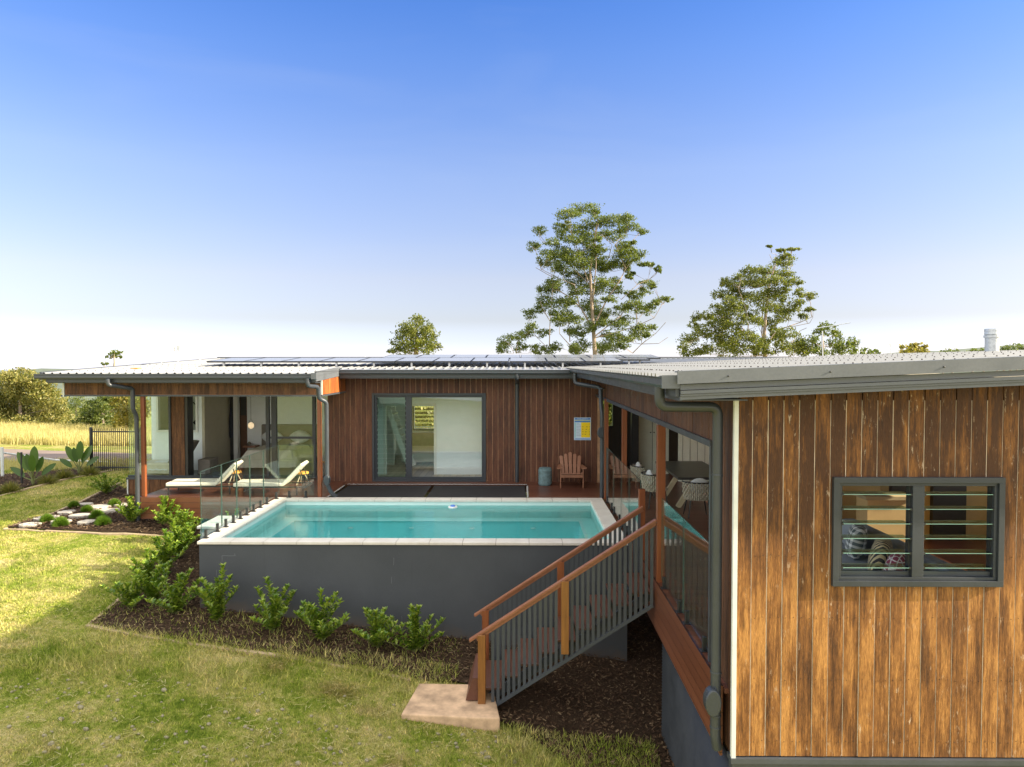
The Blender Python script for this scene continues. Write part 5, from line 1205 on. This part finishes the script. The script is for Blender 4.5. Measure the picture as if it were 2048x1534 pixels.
# left bush country
LT = [(30, 46, 'big spreading yellow green tree at the left edge of the view', 'bush', [(20,760,26,14),(45,752,24,12),(70,765,26,14),(10,790,28,18),(45,785,30,18),(80,790,26,18),(100,800,22,14),(25,820,30,20),(60,820,30,20),(95,825,24,16),(118,812,14,12),(20,848,30,16),(60,850,30,15),(95,850,26,14)], 40),
      (110, 54, 'lower sunlit tree right of the big left one', 'bush', [(110,830,22,14),(130,842,22,12),(100,850,24,12),(145,852,18,9)], 120),
      (200, 44, 'dark green tree above the black slatted fence', 'gum', [(185,815,18,10),(205,808,20,10),(225,815,16,10),(175,832,18,10),(200,830,22,12),(225,835,20,12),(165,850,20,9),(195,852,22,10),(225,855,20,9),(240,800,16,14),(250,830,16,16),(215,796,14,6)], 205),
      (258, 40, 'green tree seen through the glass corner of the bedroom', 'gum_gold', [(250,805,22,16),(265,830,20,18),(248,850,18,16),(270,860,16,14),(285,810,16,16)], 258),
      (-60, 46, 'yellow green tree just past the left edge of view', 'bush', [(-50,770,34,20),(-80,790,30,22),(-40,810,34,22),(-70,840,34,20),(-25,850,26,16)], -55),
      (150, 75, 'distant grey green tree between the left trees', 'gum', [(150,808,16,9),(165,800,14,8),(140,822,16,9),(160,824,16,10)], 152)]
for i, (x, Y, lab, mt, cl, tx) in enumerate(LT):
    simple_tree('bush_tree', lab, Y, tx, 868, cl, 1100, .15, mt, .35, 'trees beyond the road', 1.6, 60 + i)

# ------------------------------------------------------------ roof equipment
sp_mat = NT('solar_glass'); tcs = sp_mat.pos((1, 1, 1)); 
M['solar'] = plain('solar_cells', (.24, .245, .26), .25, var=.1); M['solar'].node_tree.nodes['Principled BSDF'].inputs['Coat Weight'].default_value = .3; M['solar_fr'] = M['black']
def solar(x, y, z, label, slope=.066):
    t = thing('solar_panel', label, 'solar panel', (x, y, z), 'solar panels laid on the roof'); w, d = 1.02, 1.66
    def slab(a0, a1, b0, b1, z0, z1): return MB().add([(a, b, z + k + slope * (b - y)) for a in (a0, a1) for b in (b0, b1) for k in (z0, z1)], [(0,1,3,2),(4,6,7,5),(0,4,5,1),(2,3,7,6),(0,2,6,4),(1,5,7,3)])
    slab(x + .015, x + w - .015, y + .012, y + d, -.03, .004).build('cells', M['solar'], t); slab(x, x + w, y - .01, y + .012, -.035, .008).build('front_frame', M['black'], t)
    slab(x, x + .014, y + .012, y + d, -.035, .008).build('side_frame', M['solar_fr'], t); slab(x + w - .014, x + w, y + .012, y + d, -.035, .008).build('side_frame', M['solar_fr'], t)
    MB().box(x + .4, x + .45, y + .1, y + .16, RZ(y), z - .03).build('foot', M['alum'], t)
    return t
pn = None
for row, (y0, xa, n, dz) in enumerate([(19.5, -8.65, 11, .16), (21.18, -4.15, 8, .20), (20.6, 2.75, 1, .17)]):
    for i in range(n):
        x = xa + i * 1.045; pos = ['left end', 'right end'][i == n - 1] if i in (0, n - 1) else None
        lab = {0: 'solar panel in the front row on the roof', 1: 'solar panel in the raised rear row behind the middle of roof', 2: 'single offset solar panel beyond the right end of the front row'}[row]
        od = ['first', 'second', 'third', 'fourth', 'fifth', 'sixth', 'seventh', 'eighth', 'ninth', 'tenth', 'eleventh'][i]
        if row < 2: lab = od + ' from the left, ' + lab
        s_ = solar(x, y0, RZ(y0) + dz, lab)
        if row == 2: del s_['group']
MB_ = MB()
# aerials
t = thing('satellite_aerial', 'small flat antenna on bent tripod legs at the left of roof', 'antenna', at(352, 718, 20.5))
c = at(357, 697, 20.5); zr0 = RZ(20.5)
m = MB(); m.tube(bend([c, (c.x + .02, c.y, c.z - .12), (c.x - .03, c.y, RZ(c.y) + .03)]), .016, 8); m.tube([c, (c.x - .46, c.y - .2, RZ(c.y) + .03)], .012, 6); m.tube([c, (c.x + .72, c.y + .3, RZ(c.y) + .05)], .012, 6); m.build('mast', M['alum'], t)
m = MB(); m.box(c.x - .15, c.x - .12, c.y - .14, c.y + .14, c.z - .08, c.z + .30); m.build('flat_panel', M['white'], t, bevel=.008)
m = MB(); m.box(c.x - .05, c.x + .04, c.y - .04, c.y + .04, c.z - .05, c.z + .08); m.tube([(c.x - .12, c.y, c.z), (c.x, c.y, c.z + .02)], .01, 6)
for _ in range(7): m.tube([c, c + Vector((rnd.uniform(-.08, .08), rnd.uniform(-.05, .05), rnd.uniform(.05, .16)))], .005, 4)
m.build('bracket', M['galv'], t)
t = thing('television_aerial', 'thin television aerial with slanting boom above the right wing', 'antenna', at(1646, 712, 17.5))
a = at(1646, 712, 17.5); b = at(1645, 662, 17.5); m = MB().tube([a - Vector((0, 0, .3)), b], .012, 6).build('mast', M['alum'], t)
m = MB(); q0, q1 = at(1630, 657, 17.5), at(1699, 646, 17.5); m.tube([q0, q1], .010, 6)
for i in range(12):
    p = q0.lerp(q1, i / 11); m.tube([p + Vector((0, -.10, 0)), p + Vector((0, .10, 0))], .004, 4)
m.build('boom', M['galv'], t)
p = at(730, 716, 26.5); props(MB().tube([p - Vector((0, 0, .5)), at(730, 690, 26.5)], .012, 6).build('roof_mast', M['alum']), 'single thin pale mast standing behind the roof, left of the bushy tree', 'mast')
t = thing('street_lamp', 'distant thin lamp pole between the aerial and chimney flue', 'street lamp', at(1782, 712, 90)); m = MB(); m.tube([at(1782, 716, 90), at(1782, 690, 90)], .05, 6).build('pole', M['alum'], t); MB().bar(at(1782, 690, 90), at(1778, 687, 90), .1, .06).build('lamp_head', M['alum'], t)
t = thing('chimney_flue', 'round galvanised chimney flue with banded cap at the right', 'chimney', at(1983, 706, 12.9)); c = at(1983.5, 706, 12.9)
c.z = RX(c.x) - .02; zt_ = at(1983, 657, 12.9).z; hh = zt_ - c.z
MB().lathe(c, [(.112, 0), (.112, hh - .17)], 24).build('pipe', M['galv'], t, smooth=True)
MB().lathe(c, [(.118, hh - .17), (.132, hh - .165), (.132, hh - .125), (.118, hh - .12)], 24).build('collar', M['galv'], t, smooth=True)
MB().lathe(c, [(.11, hh - .12), (.122, hh - .105), (.118, hh - .05), (.124, hh - .045), (.120, hh - .005), (.03, hh)], 24).build('cap', M['galv'], t, smooth=True)
p = at(268, 727, 18.0); props(MB().box(p.x - .09, p.x + .09, 18.0, 18.2, RZ(18) + .03, RZ(18) + .055).build('orange_offcut', M['orange'], bevel=.01), 'small orange wedge lying on the left roof', 'offcut')

# ------------------------------------------------------------ pool safety sign
def text(s, size, x, y, z, mat, parent, name='lettering'):
    cu = bpy.data.curves.new(name, 'FONT'); cu.body = s; cu.size = size; cu.extrude = .0006; cu.align_x = 'CENTER'; cu.align_y = 'CENTER'
    tmp = bpy.data.objects.new(name, cu); COL.objects.link(tmp); dg = bpy.context.evaluated_depsgraph_get(); me = bpy.data.meshes.new_from_object(tmp.evaluated_get(dg)); bpy.data.objects.remove(tmp)
    me.materials.clear(); me.materials.append(mat); o = bpy.data.objects.new(name, me); COL.objects.link(o); org = ORG.get(parent); o.parent = parent
    o.location = Vector((x, y, z)) - org; o.rotation_euler = (R(90), 0, 0); return o
M['sblue'] = plain('sign_blue', (.015, .16, .55), .4, var=.02); M['syel'] = plain('sign_yellow', (.88, .62, .0), .4, var=.03); M['swhite'] = plain('sign_white', (.55, .68, .80), .4, var=.03)
M['sgreen'] = plain('sign_green', (.42, .5, .2), .4); M['sgrey'] = plain('sign_text', (.3, .34, .4), .5); M['steal'] = plain('sign_teal', (.3, .6, .62), .4)
A, B = at(1148, 835, YM), at(1181.5, 880, YM); sx0, sx1, sz1, sz0 = A.x, B.x, A.z, B.z; w = sx1 - sx0; h = sz1 - sz0; sy = YM - .03
sg = thing('pool_safety_sign', 'blue and yellow pool safety sign fixed to the dark cladding', 'sign', (sx0, sy, sz0))
MB().box(sx0, sx1, sy, sy + .01, sz0, sz1).build('board', M['swhite'], sg)
def rect(u0, u1, v0, v1, mat, nm, k=1): return MB().box(sx0 + u0*w, sx0 + u1*w, sy - .002 * k, sy - .0005, sz0 + v0*h, sz0 + v1*h).build(nm, mat, sg)
rect(.04, .96, .91, .975, M['sblue'], 'title_band'); rect(.04, .96, .862, .895, M['sgreen'], 'green_band'); rect(.04, .96, .795, .85, M['sblue'], 'blue_band')
rect(.42, .96, .12, .79, M['syel'], 'yellow_panel'); rect(.04, .11, .1, .78, M['steal'], 'teal_band'); rect(.04, .96, .03, .07, M['sblue'], 'foot_band')
text('POOL SAFETY', .046, sx0 + .5*w, sy - .003, sz0 + .94*h, M['swhite'], sg)
m = MB()
for i in range(9):
    v = .74 - i * .068; m.box(sx0 + .14*w, sx0 + (.34 + .06 * ((i * 7) % 3 - .5))*w, sy - .0018, sy - .0004, sz0 + v*h, sz0 + (v + .014)*h)
m.build('text_lines', M['sgrey'], sg)
m = MB()
for i, v in enumerate((.58, .47, .36, .25)):
    m.box(sx0 + (.72 - .03*i)*w, sx0 + (.80 - .03*i)*w, sy - .0035, sy - .0022, sz0 + v*h, sz0 + (v + .02)*h); m.box(sx0 + .5*w, sx0 + .54*w, sy - .0035, sy - .0022, sz0 + v*h, sz0 + (v + .03)*h); m.box(sx0 + .9*w, sx0 + .92*w, sy - .0035, sy - .0022, sz0 + v*h, sz0 + (v + .03)*h)
m.build('diagram', M['black'], sg)

# ------------------------------------------------------------ furniture
# garden chair facing the pool (built round its own origin, front towards -Y)
def adirondack(x, y, label):
    t = thing('adirondack_chair', label, 'garden chair', (x, y, 0))
    O = Vector((x, y, 0)); T = Matrix.Translation(O)
    def put(m, nm): return m.xform(T).build(nm, M['adiron'], t, bevel=.004)
    for s in (-1, 1):
        put(MB().box(s*.29 - .012, s*.29 + .012, -.36, -.27, 0, .50), 'leg')
        m = MB(); m.bar((s*.27, -.33, .36), (s*.25, .42, .05), .024, .10); put(m, 'rear_leg')
        m = MB(); m.poly([(s*.24, -.42), (s*.37, -.42), (s*.385, -.30), (s*.34, .1), (s*.31, .34), (s*.26, .34)], .50, .524); put(m, 'armrest')
    for i in range(5):
        f = i / 4; y_ = -.36 + f * .42; z = .37 - f * .11; m = MB(); m.bar((-.27, y_, z), (.27, y_, z), .085, .02, (0, .25, 1)); put(m, 'seat_slat')
    m = MB(); m.box(-.28, .28, -.375, -.355, .27, .355); put(m, 'front_apron')
    for i in range(5):
        u = (i - 2) * .098; L = .66 - abs(i - 2) * .05; lean = Vector((u * .10, .40, .90)).normalized(); a = Vector((u, .06, .22)); b = a + lean * L + Vector((u * .18, 0, 0))
        m = MB(); sx_ = Vector((1, 0, 0)); nrm = lean.cross(sx_).normalized()
        w0, w1 = .040, .045; vs = []
        for k in (-.01, .01):
            vs += [a - sx_*w0 + nrm*k, a + sx_*w0 + nrm*k, b + sx_*w1 + nrm*k, b + lean*.03 + sx_*.0 + nrm*k, b - sx_*w1 + nrm*k]
        m.add(vs, [(0,1,2,3,4), (9,8,7,6,5), (0,5,6,1), (1,6,7,2), (2,7,8,3), (3,8,9,4), (4,9,5,0)]); put(m, 'back_slat')
    m = MB(); m.bar((-.27, .30, .49), (.27, .30, .49), .02, .06); put(m, 'back_rail')
    return t
adirondack(1.33, 18.45, 'slatted reddish timber garden chair beside the blue grey drum')
t = thing('drum_stool', 'blue grey woven drum stool next to the timber garden chair', 'stool', (.66, 18.55, 0))
prof = [(.155, 0), (.17, .02)] + [(.175 + .006 * (i % 2), .04 + i * .027) for i in range(14)] + [(.17, .43), (.15, .445)]
MB().lathe((.66, 18.55, 0), prof, 28).build('body', M['teal_drum'], t, smooth=True)
MB().lathe((.66, 18.55, .44), [(.16, 0), (.165, .012), (.15, .02)], 28).build('lid', M['teal_drum'], t, smooth=True)

def lounger(x, y, rz, label):
    t = thing('sun_lounger', label, 'sun lounger', (x, y, 0), 'cream sun loungers on the bedroom deck'); t.rotation_euler = (0, 0, rz)
    ORG_ = ORG[t]; O = Vector((x, y, 0)); T = Matrix.Translation(O)
    def put(m, nm, mat, **k): return m.xform(T).build(nm, mat, t, **k)
    put(MB().box(0, 1.18, -.33, .33, .21, .295), 'seat_cushion', M['cream'], bevel=.02)
    L, an = .70, R(46); d = Vector((math.cos(an), 0, math.sin(an))); nrm = Vector((-math.sin(an), 0, math.cos(an))); p = Vector((1.18, 0, .21)); m = MB()
    vs = [p + d * a + nrm * b + Vector((0, s * .33, 0)) for a in (0, L) for s in (-1, 1) for b in (0, .075)]
    m.add(vs, [(0,1,3,2),(4,6,7,5),(0,4,5,1),(2,3,7,6),(0,2,6,4),(1,5,7,3)]); bc = put(m, 'back_cushion', M['cream'], bevel=.018)
    m = MB(); q = p + nrm * .078; m.add([q + d * a + Vector((0, s * .30, 0)) for a, s in ((.02, -1), (L - .03, -1), (L - .03, 1), (.02, 1))], [(0, 1, 2, 3)]); m.xform(T); put2 = m.build('back_shade_panel', M['bluegrey_throw_shade'], bc)  # bluish shade of the lying side, laid on as a coloured sheet
    m = MB(); m.box(.0, 1.75, -.33, -.30, .175, .208); m.box(0, 1.75, .30, .33, .175, .208); m.box(0, .03, -.3, .3, .175, .208); m.box(1.72, 1.75, -.3, .3, .175, .208); put(m, 'frame', M['black'])
    for lx in (.05, 1.5):
        for s in (-1, 1): m = MB(); m.box(lx, lx + .025, s * .315 - .0125, s * .315 + .0125, 0, .175); put(m, 'leg', M['black'])
    m = MB(); m.bar(p + d * .55 + Vector((0, -.2, 0)), (1.7, -.2, .19), .02, .02); m.bar(p + d * .55 + Vector((0, .2, 0)), (1.7, .2, .19), .02, .02); put(m, 'prop', M['black'])
    return t
lounger(-8.62, 17.35, R(5), 'cream sun lounger at left, nearer the corner glass of the bedroom')
lounger(-6.95, 17.30, R(4), 'cream sun lounger at right, behind the pool glass fence')
for x, y, lab in ((-7.62, 18.8, 'small round orange topped table behind the left lounger back'), (-5.78, 18.7, 'small round orange topped table behind the right lounger back')):
    t = thing('side_table', lab, 'side table', (x, y, 0), 'orange topped side tables'); MB().lathe((x, y, .27), [(.165, 0), (.165, .04), (.15, .05)], 20).build('table_top', M['orange'], t, smooth=True)
    for k in range(3): a = k * 2.1; MB().tube([(x + .05 * math.cos(a), y + .05 * math.sin(a), .28), (x + .2 * math.cos(a), y + .2 * math.sin(a), 0)], .012, 6).build('leg', M['leg_cream'], t)

# bedroom furniture
t = thing('bed', 'double bed with beige throw and tall grey headboard inside the bedroom', 'bed', (-7.5, 22, 0))
MB().box(-8.35, -6.6, 20.95, 22.7, .10, .34).build('base', M['linen'], t, bevel=.03)
m = MB(); n = 16; vs = []
for j in range(n + 1):
    for i in range(n + 1):
        u, v = i / n, j / n; e = min(u, 1 - u, v, 1 - v) * 8; vs.append((-8.42 + 1.9 * u, 20.88 + 1.85 * v, (.33 if e >= 1 else .10 + .23 * e ** .4) + .26 * min(1, e) + .03 * noise.noise(Vector((u * 6, v * 6, 1)))))
m.add(vs, [(j*(n+1)+i, j*(n+1)+i+1, (j+1)*(n+1)+i+1, (j+1)*(n+1)+i) for j in range(n) for i in range(n)]); m.build('bedding', M['linen'], t, smooth=True)
MB().box(-8.38, -6.55, 22.82, 22.96, 0, 1.22).build('headboard', M['darkfab'], t, bevel=.04)
for x in (-7.95, -7.05): MB().blob((x, 22.62, .84), (.36, .12, .22), 16, 10, lambda d: 1 - .12 * abs(d.x * d.z) * 2).build('pillow', M['white_pad'], t, smooth=True)
t = thing('chaise', 'grey fabric chaise behind the corner glass with throw', 'chaise', (-10.2, 20.3, 0))
MB().box(-10.85, -9.75, 19.95, 20.75, .05, .36).build('seat', M['linen'], t, bevel=.04)
m = MB(); m.add([(-10.05, 20.0, .36), (-9.75, 20.0, .36), (-9.42, 20.0, .93), (-9.62, 20.0, .95), (-10.05, 20.75, .36), (-9.75, 20.75, .36), (-9.42, 20.75, .93), (-9.62, 20.75, .95)], [(0,3,2,1),(4,5,6,7),(0,1,5,4),(1,2,6,5),(2,3,7,6),(3,0,4,7)]); m.build('backrest', M['darkfab'], t, bevel=.03)
MB().box(-9.30, -8.95, 20.3, 20.9, 0, .42).build('footstool', M['darkfab'], t, bevel=.02)
tw = thing('throw_blanket', 'fringed pale blue blanket draped over the chaise seat', 'blanket', (-10.2, 20.2, .38)); m = MB(); n = 10; vs = []
for j in range(n + 1):
    for i in range(n + 1): u, v = i / n, j / n; vs.append((-10.55 + .55 * u + .25 * v, 19.92 + .7 * v if v > .0 else 19.92, .385 - (.22 * (1 - v * 3) if v < .33 else 0) + .012 * math.sin(u * 19)))
m.add(vs, [(j*(n+1)+i, j*(n+1)+i+1, (j+1)*(n+1)+i+1, (j+1)*(n+1)+i) for j in range(n) for i in range(n)]); m.build('cloth', M['bluegrey_throw_shade'], tw, smooth=True)
pc = at(502, 851, 22.6); t = thing('pendant_lamp', 'warm round glass pendant lamp hanging in the bedroom', 'lamp', pc)
MB().blob(pc, (.095, .095, .105), 20, 14).build('globe', M['pend'], t, smooth=True); MB().tube([pc + Vector((0, 0, .2)), pc + Vector((0, 0, 1.3))], .005, 5).build('cord', M['black'], t)
m = MB(); m.tube([pc + Vector((-.08, 0, .08)), pc + Vector((0, 0, .22)), pc + Vector((.08, 0, .08))], .006, 5); m.build('holder', M['black'], t)
t = thing('bedside_table', 'small timber bedside table with little ornaments', 'bedside table', (-8.66, 22.6, 0)); MB().box(-8.86, -8.46, 22.5, 22.9, .5, .55).build('table_top', M['adiron'], t)
for x in (-8.83, -8.49): MB().box(x - .015, x + .015, 22.68, 22.72, 0, .5).build('leg', M['adiron'], t)
o_ = thing('ornament', 'small dark ornaments standing on bedside table', 'ornament', (-8.66, 22.7, .55)); MB().lathe((-8.72, 22.7, .55), [(.05, 0), (.07, .06), (.03, .12)], 12).build('vase', M['darkfab'], o_)
t = thing('coat', 'dark robe hanging beside the white door jamb in the bedroom', 'robe', (-9.3, 22.8, .8)); m = MB(); m.tube([(-9.34, 22.8, 1.75), (-9.34, 22.78, 1.3), (-9.32, 22.78, .8)], [.03, .06, .07], 8); m.build('robe_body', plain('robe', (.03, .035, .05), .9), t, smooth=True)

# room behind big window: white loft ladder, desk
t = thing('loft_ladder', 'white slanting ladder stair inside the room behind louvres', 'ladder', (-3.6, 21.5, 0))
for y in (21.2, 21.9): MB().bar((-4.02, y, 2.0), (-3.30, y, .02), .04, .15).build('side_rail', M['white'], t)
for i in range(9):
    f = (i + .5) / 9; x = -4.02 + .72 * f; z = 2.0 - 1.98 * f; MB().box(x - .02, x + .12, 21.22, 21.88, z - .02, z + .01).build('rung', M['white'], t)
t = thing('shelf_unit', 'white shelf tower behind the louvres of the large window', 'shelf', (-4.1, 22.3, 0)); m = MB()
m.box(-4.50, -4.45, 22.2, 22.5, 0, 1.9); m.box(-4.0, -3.95, 22.2, 22.5, 0, 1.9); m.box(-4.45, -4.0, 22.46, 22.5, 0, 1.9)
for z in (0, .5, .95, 1.4, 1.86): m.box(-4.45, -4.0, 22.2, 22.46, z, z + .04)
m.build('carcass', M['white'], t)
t = thing('low_bed', 'low pale bed seen through the inner doorway', 'bed', (-3, 23, 0)); MB().box(-3.75, -1.6, 22.2, 23.8, .08, .42).build('mattress', M['linen'], t, bevel=.05); MB().box(-3.75, -1.6, 23.85, 23.95, 0, .85).build('headboard', M['darkfab'], t)

# dining set in the outdoor room
t = thing('dining_table', 'dark slab dining table on pale crossed legs in the covered deck', 'table', (3.95, 16.4, 0))
MB().box(3.38, 4.55, 15.15, 17.7, .70, .755).build('table_top', M['tabletop'], t, bevel=.008)
for y in (15.7, 17.1):
    for s in (-1, 1): MB().bar((3.95 + s * .45, y, 0), (3.95 + s * .02, y, .70), .10, .10).build('leg', M['leg_cream'], t)
def tub_chair(x, y, rz, label, n=16):
    t = thing('dining_chair', label, 'chair', (x, y, 0), 'woven tub chairs round the dining table'); t.rotation_euler = (0, 0, rz); T = Matrix.Translation((x, y, 0))
    # open side towards +Y, back towards -Y
    m = MB(); m.lathe((0, 0, .38), [(.26, 0), (.27, .03), (.25, .05)], 20); m.xform(T).build('seat', M['rope_seat'], t)
    m = MB(); rows = 7
    for k in range(21):
        a = R(180 + 8) + (R(164)) * k / 20; 
        pts = []
        for j in range(rows + 1):
            f = j / rows; r_ = .27 + .04 * f + (.016 if (j + k) % 2 else -.012); pts.append((r_ * math.cos(a) * 1.05, r_ * math.sin(a), .38 + .36 * f))
        m.tube(pts, .0145, 5)
    m.xform(T).build('woven_back', M['rope_seat'], t, smooth=True)
    m = MB(); m.tube([(.325 * math.cos(a), .31 * math.sin(a), .745) for a in np.linspace(R(185), R(355), 20)], .016, 6); m.xform(T).build('top_rim', M['black'], t)
    m = MB(); m.blob((0, -.14, .66), (.21, .07, .17), 14, 10); m.xform(T).build('cushion', M['white_pad'], t, smooth=True)
    for sx_, sy_ in ((-1, -1), (1, -1), (-1, 1), (1, 1)): m = MB(); m.tube([(sx_*.18, sy_*.16, .38), (sx_*.24, sy_*.22, 0)], [.018, .011], 8); m.xform(T).build('leg', M['black'], t)
    return t
tub_chair(3.70, 14.75, 0, 'woven tub chair at the near end of the dining table, nearest the camera')
tub_chair(3.02, 15.75, R(-85), 'woven tub chair on the pool side of the table, middle one')
tub_chair(2.98, 17.0, R(-92), 'woven tub chair on the pool side of the table, farthest one')
tub_chair(4.9, 15.9, R(88), 'woven tub chair on the far side of the table')
t = thing('bar_stool', 'dark bar stool with pale seat in the covered deck', 'stool', (5.0, 17.6, 0)); MB().lathe((5.0, 17.6, .86), [(.17, 0), (.19, .03), (.17, .07)], 18).build('seat', M['leg_cream'], t, smooth=True)
for a in range(4): k = R(45 + 90 * a); MB().tube([(5.0 + .1 * math.cos(k), 17.6 + .1 * math.sin(k), .86), (5.0 + .24 * math.cos(k), 17.6 + .24 * math.sin(k), 0)], .018, 6).build('leg', M['black'], t)
# sofa behind near louvres
t = thing('sofa', 'blue grey sofa behind the near louvre window', 'sofa', (4.6, 9.3, 0)); SF = plain('sofa_fabric', (.34, .38, .42), .95, var=.1, bump=.4)
MB().box(4.0, 5.1, 7.9, 10.9, .08, .46).build('seat', SF, t, bevel=.05); MB().box(4.92, 5.15, 7.9, 10.9, .3, .82).build('backrest', SF, t, bevel=.05); MB().box(4.0, 5.1, 7.72, 7.92, .1, .66).build('armrest', SF, t, bevel=.05); MB().box(4.0, 5.1, 10.9, 11.1, .1, .66).build('armrest', SF, t, bevel=.05)
def pattern(name, c1, c2, kind):
    tn = NT(name); tc = tn.new('ShaderNodeTexCoord'); mp = tn.new('ShaderNodeMapping'); tn.l(tc.outputs['Object'], mp.inputs[0])
    if kind == 'stripe': wv = tn.new('ShaderNodeTexWave'); wv.inputs['Scale'].default_value = 9; mp.inputs['Rotation'].default_value = (.5, .4, 0); tn.l(mp.outputs[0], wv.inputs[0]); f = tn.math('GREATER_THAN', wv.outputs['Fac'], .5)
    elif kind == 'plaid': 
        a = tn.new('ShaderNodeTexWave'); a.inputs['Scale'].default_value = 4; b_ = tn.new('ShaderNodeTexWave', bands_direction='Z'); b_.inputs['Scale'].default_value = 4; tn.l(mp.outputs[0], a.inputs[0]); tn.l(mp.outputs[0], b_.inputs[0])
        f = tn.math('MULTIPLY', tn.math('ADD', tn.math('GREATER_THAN', a.outputs['Fac'], .6), tn.math('GREATER_THAN', b_.outputs['Fac'], .6)), .5)
    else: v = tn.new('ShaderNodeTexVoronoi', feature='DISTANCE_TO_EDGE'); v.inputs['Scale'].default_value = 14; v.inputs['Randomness'].default_value = .15; tn.l(mp.outputs[0], v.inputs['Vector']); f = tn.math('LESS_THAN', v.outputs['Distance'], .09)
    return tn.done(tn.mix(f, c1, c2), .95)
def cushion(x, y, z, rx, rz, mat, label, s=.24):
    m = MB(); 
    m.blob((0, 0, 0), (s, .09, s), 20, 14, lambda d: 1.0 / max(.72, (abs(d.x) ** 4 + abs(d.z) ** 4 + .25 * abs(d.y)) ** .25 if True else 1) )
    o = m.build('cushion', mat, smooth=True); o.location = (x, y, z); o.rotation_euler = (rx, 0, rz); return props(o, label, 'cushion', None)
cushion(4.72, 9.95, .70, R(12), R(70), pattern('plaid_cloth', (.10, .13, .14), (.8, .82, .82), 'plaid'), 'dark plaid cushion leaning at the left of the sofa', .24)
cushion(4.70, 9.25, .68, R(14), R(60), pattern('stripe_cloth', (.75, .64, .38), (.07, .07, .08), 'stripe'), 'beige and black striped cushion in the middle of the sofa', .25)
cushion(4.58, 8.62, .66, R(12), R(48), pattern('lattice_cloth', (.34, .08, .13), (.85, .8, .8), 'net'), 'maroon lattice patterned cushion at right of the sofa', .25)
t = thing('console_table', 'bench with sunlit pale top beyond the sofa', 'table', (6.2, 12.2, 0)); MB().box(5.9, 6.75, 12.1, 12.6, .86, .92).build('table_top', M['bench_top'], t); MB().box(5.95, 6.7, 12.15, 12.55, 0, .86).build('cabinet', M['wall_gold'], t)
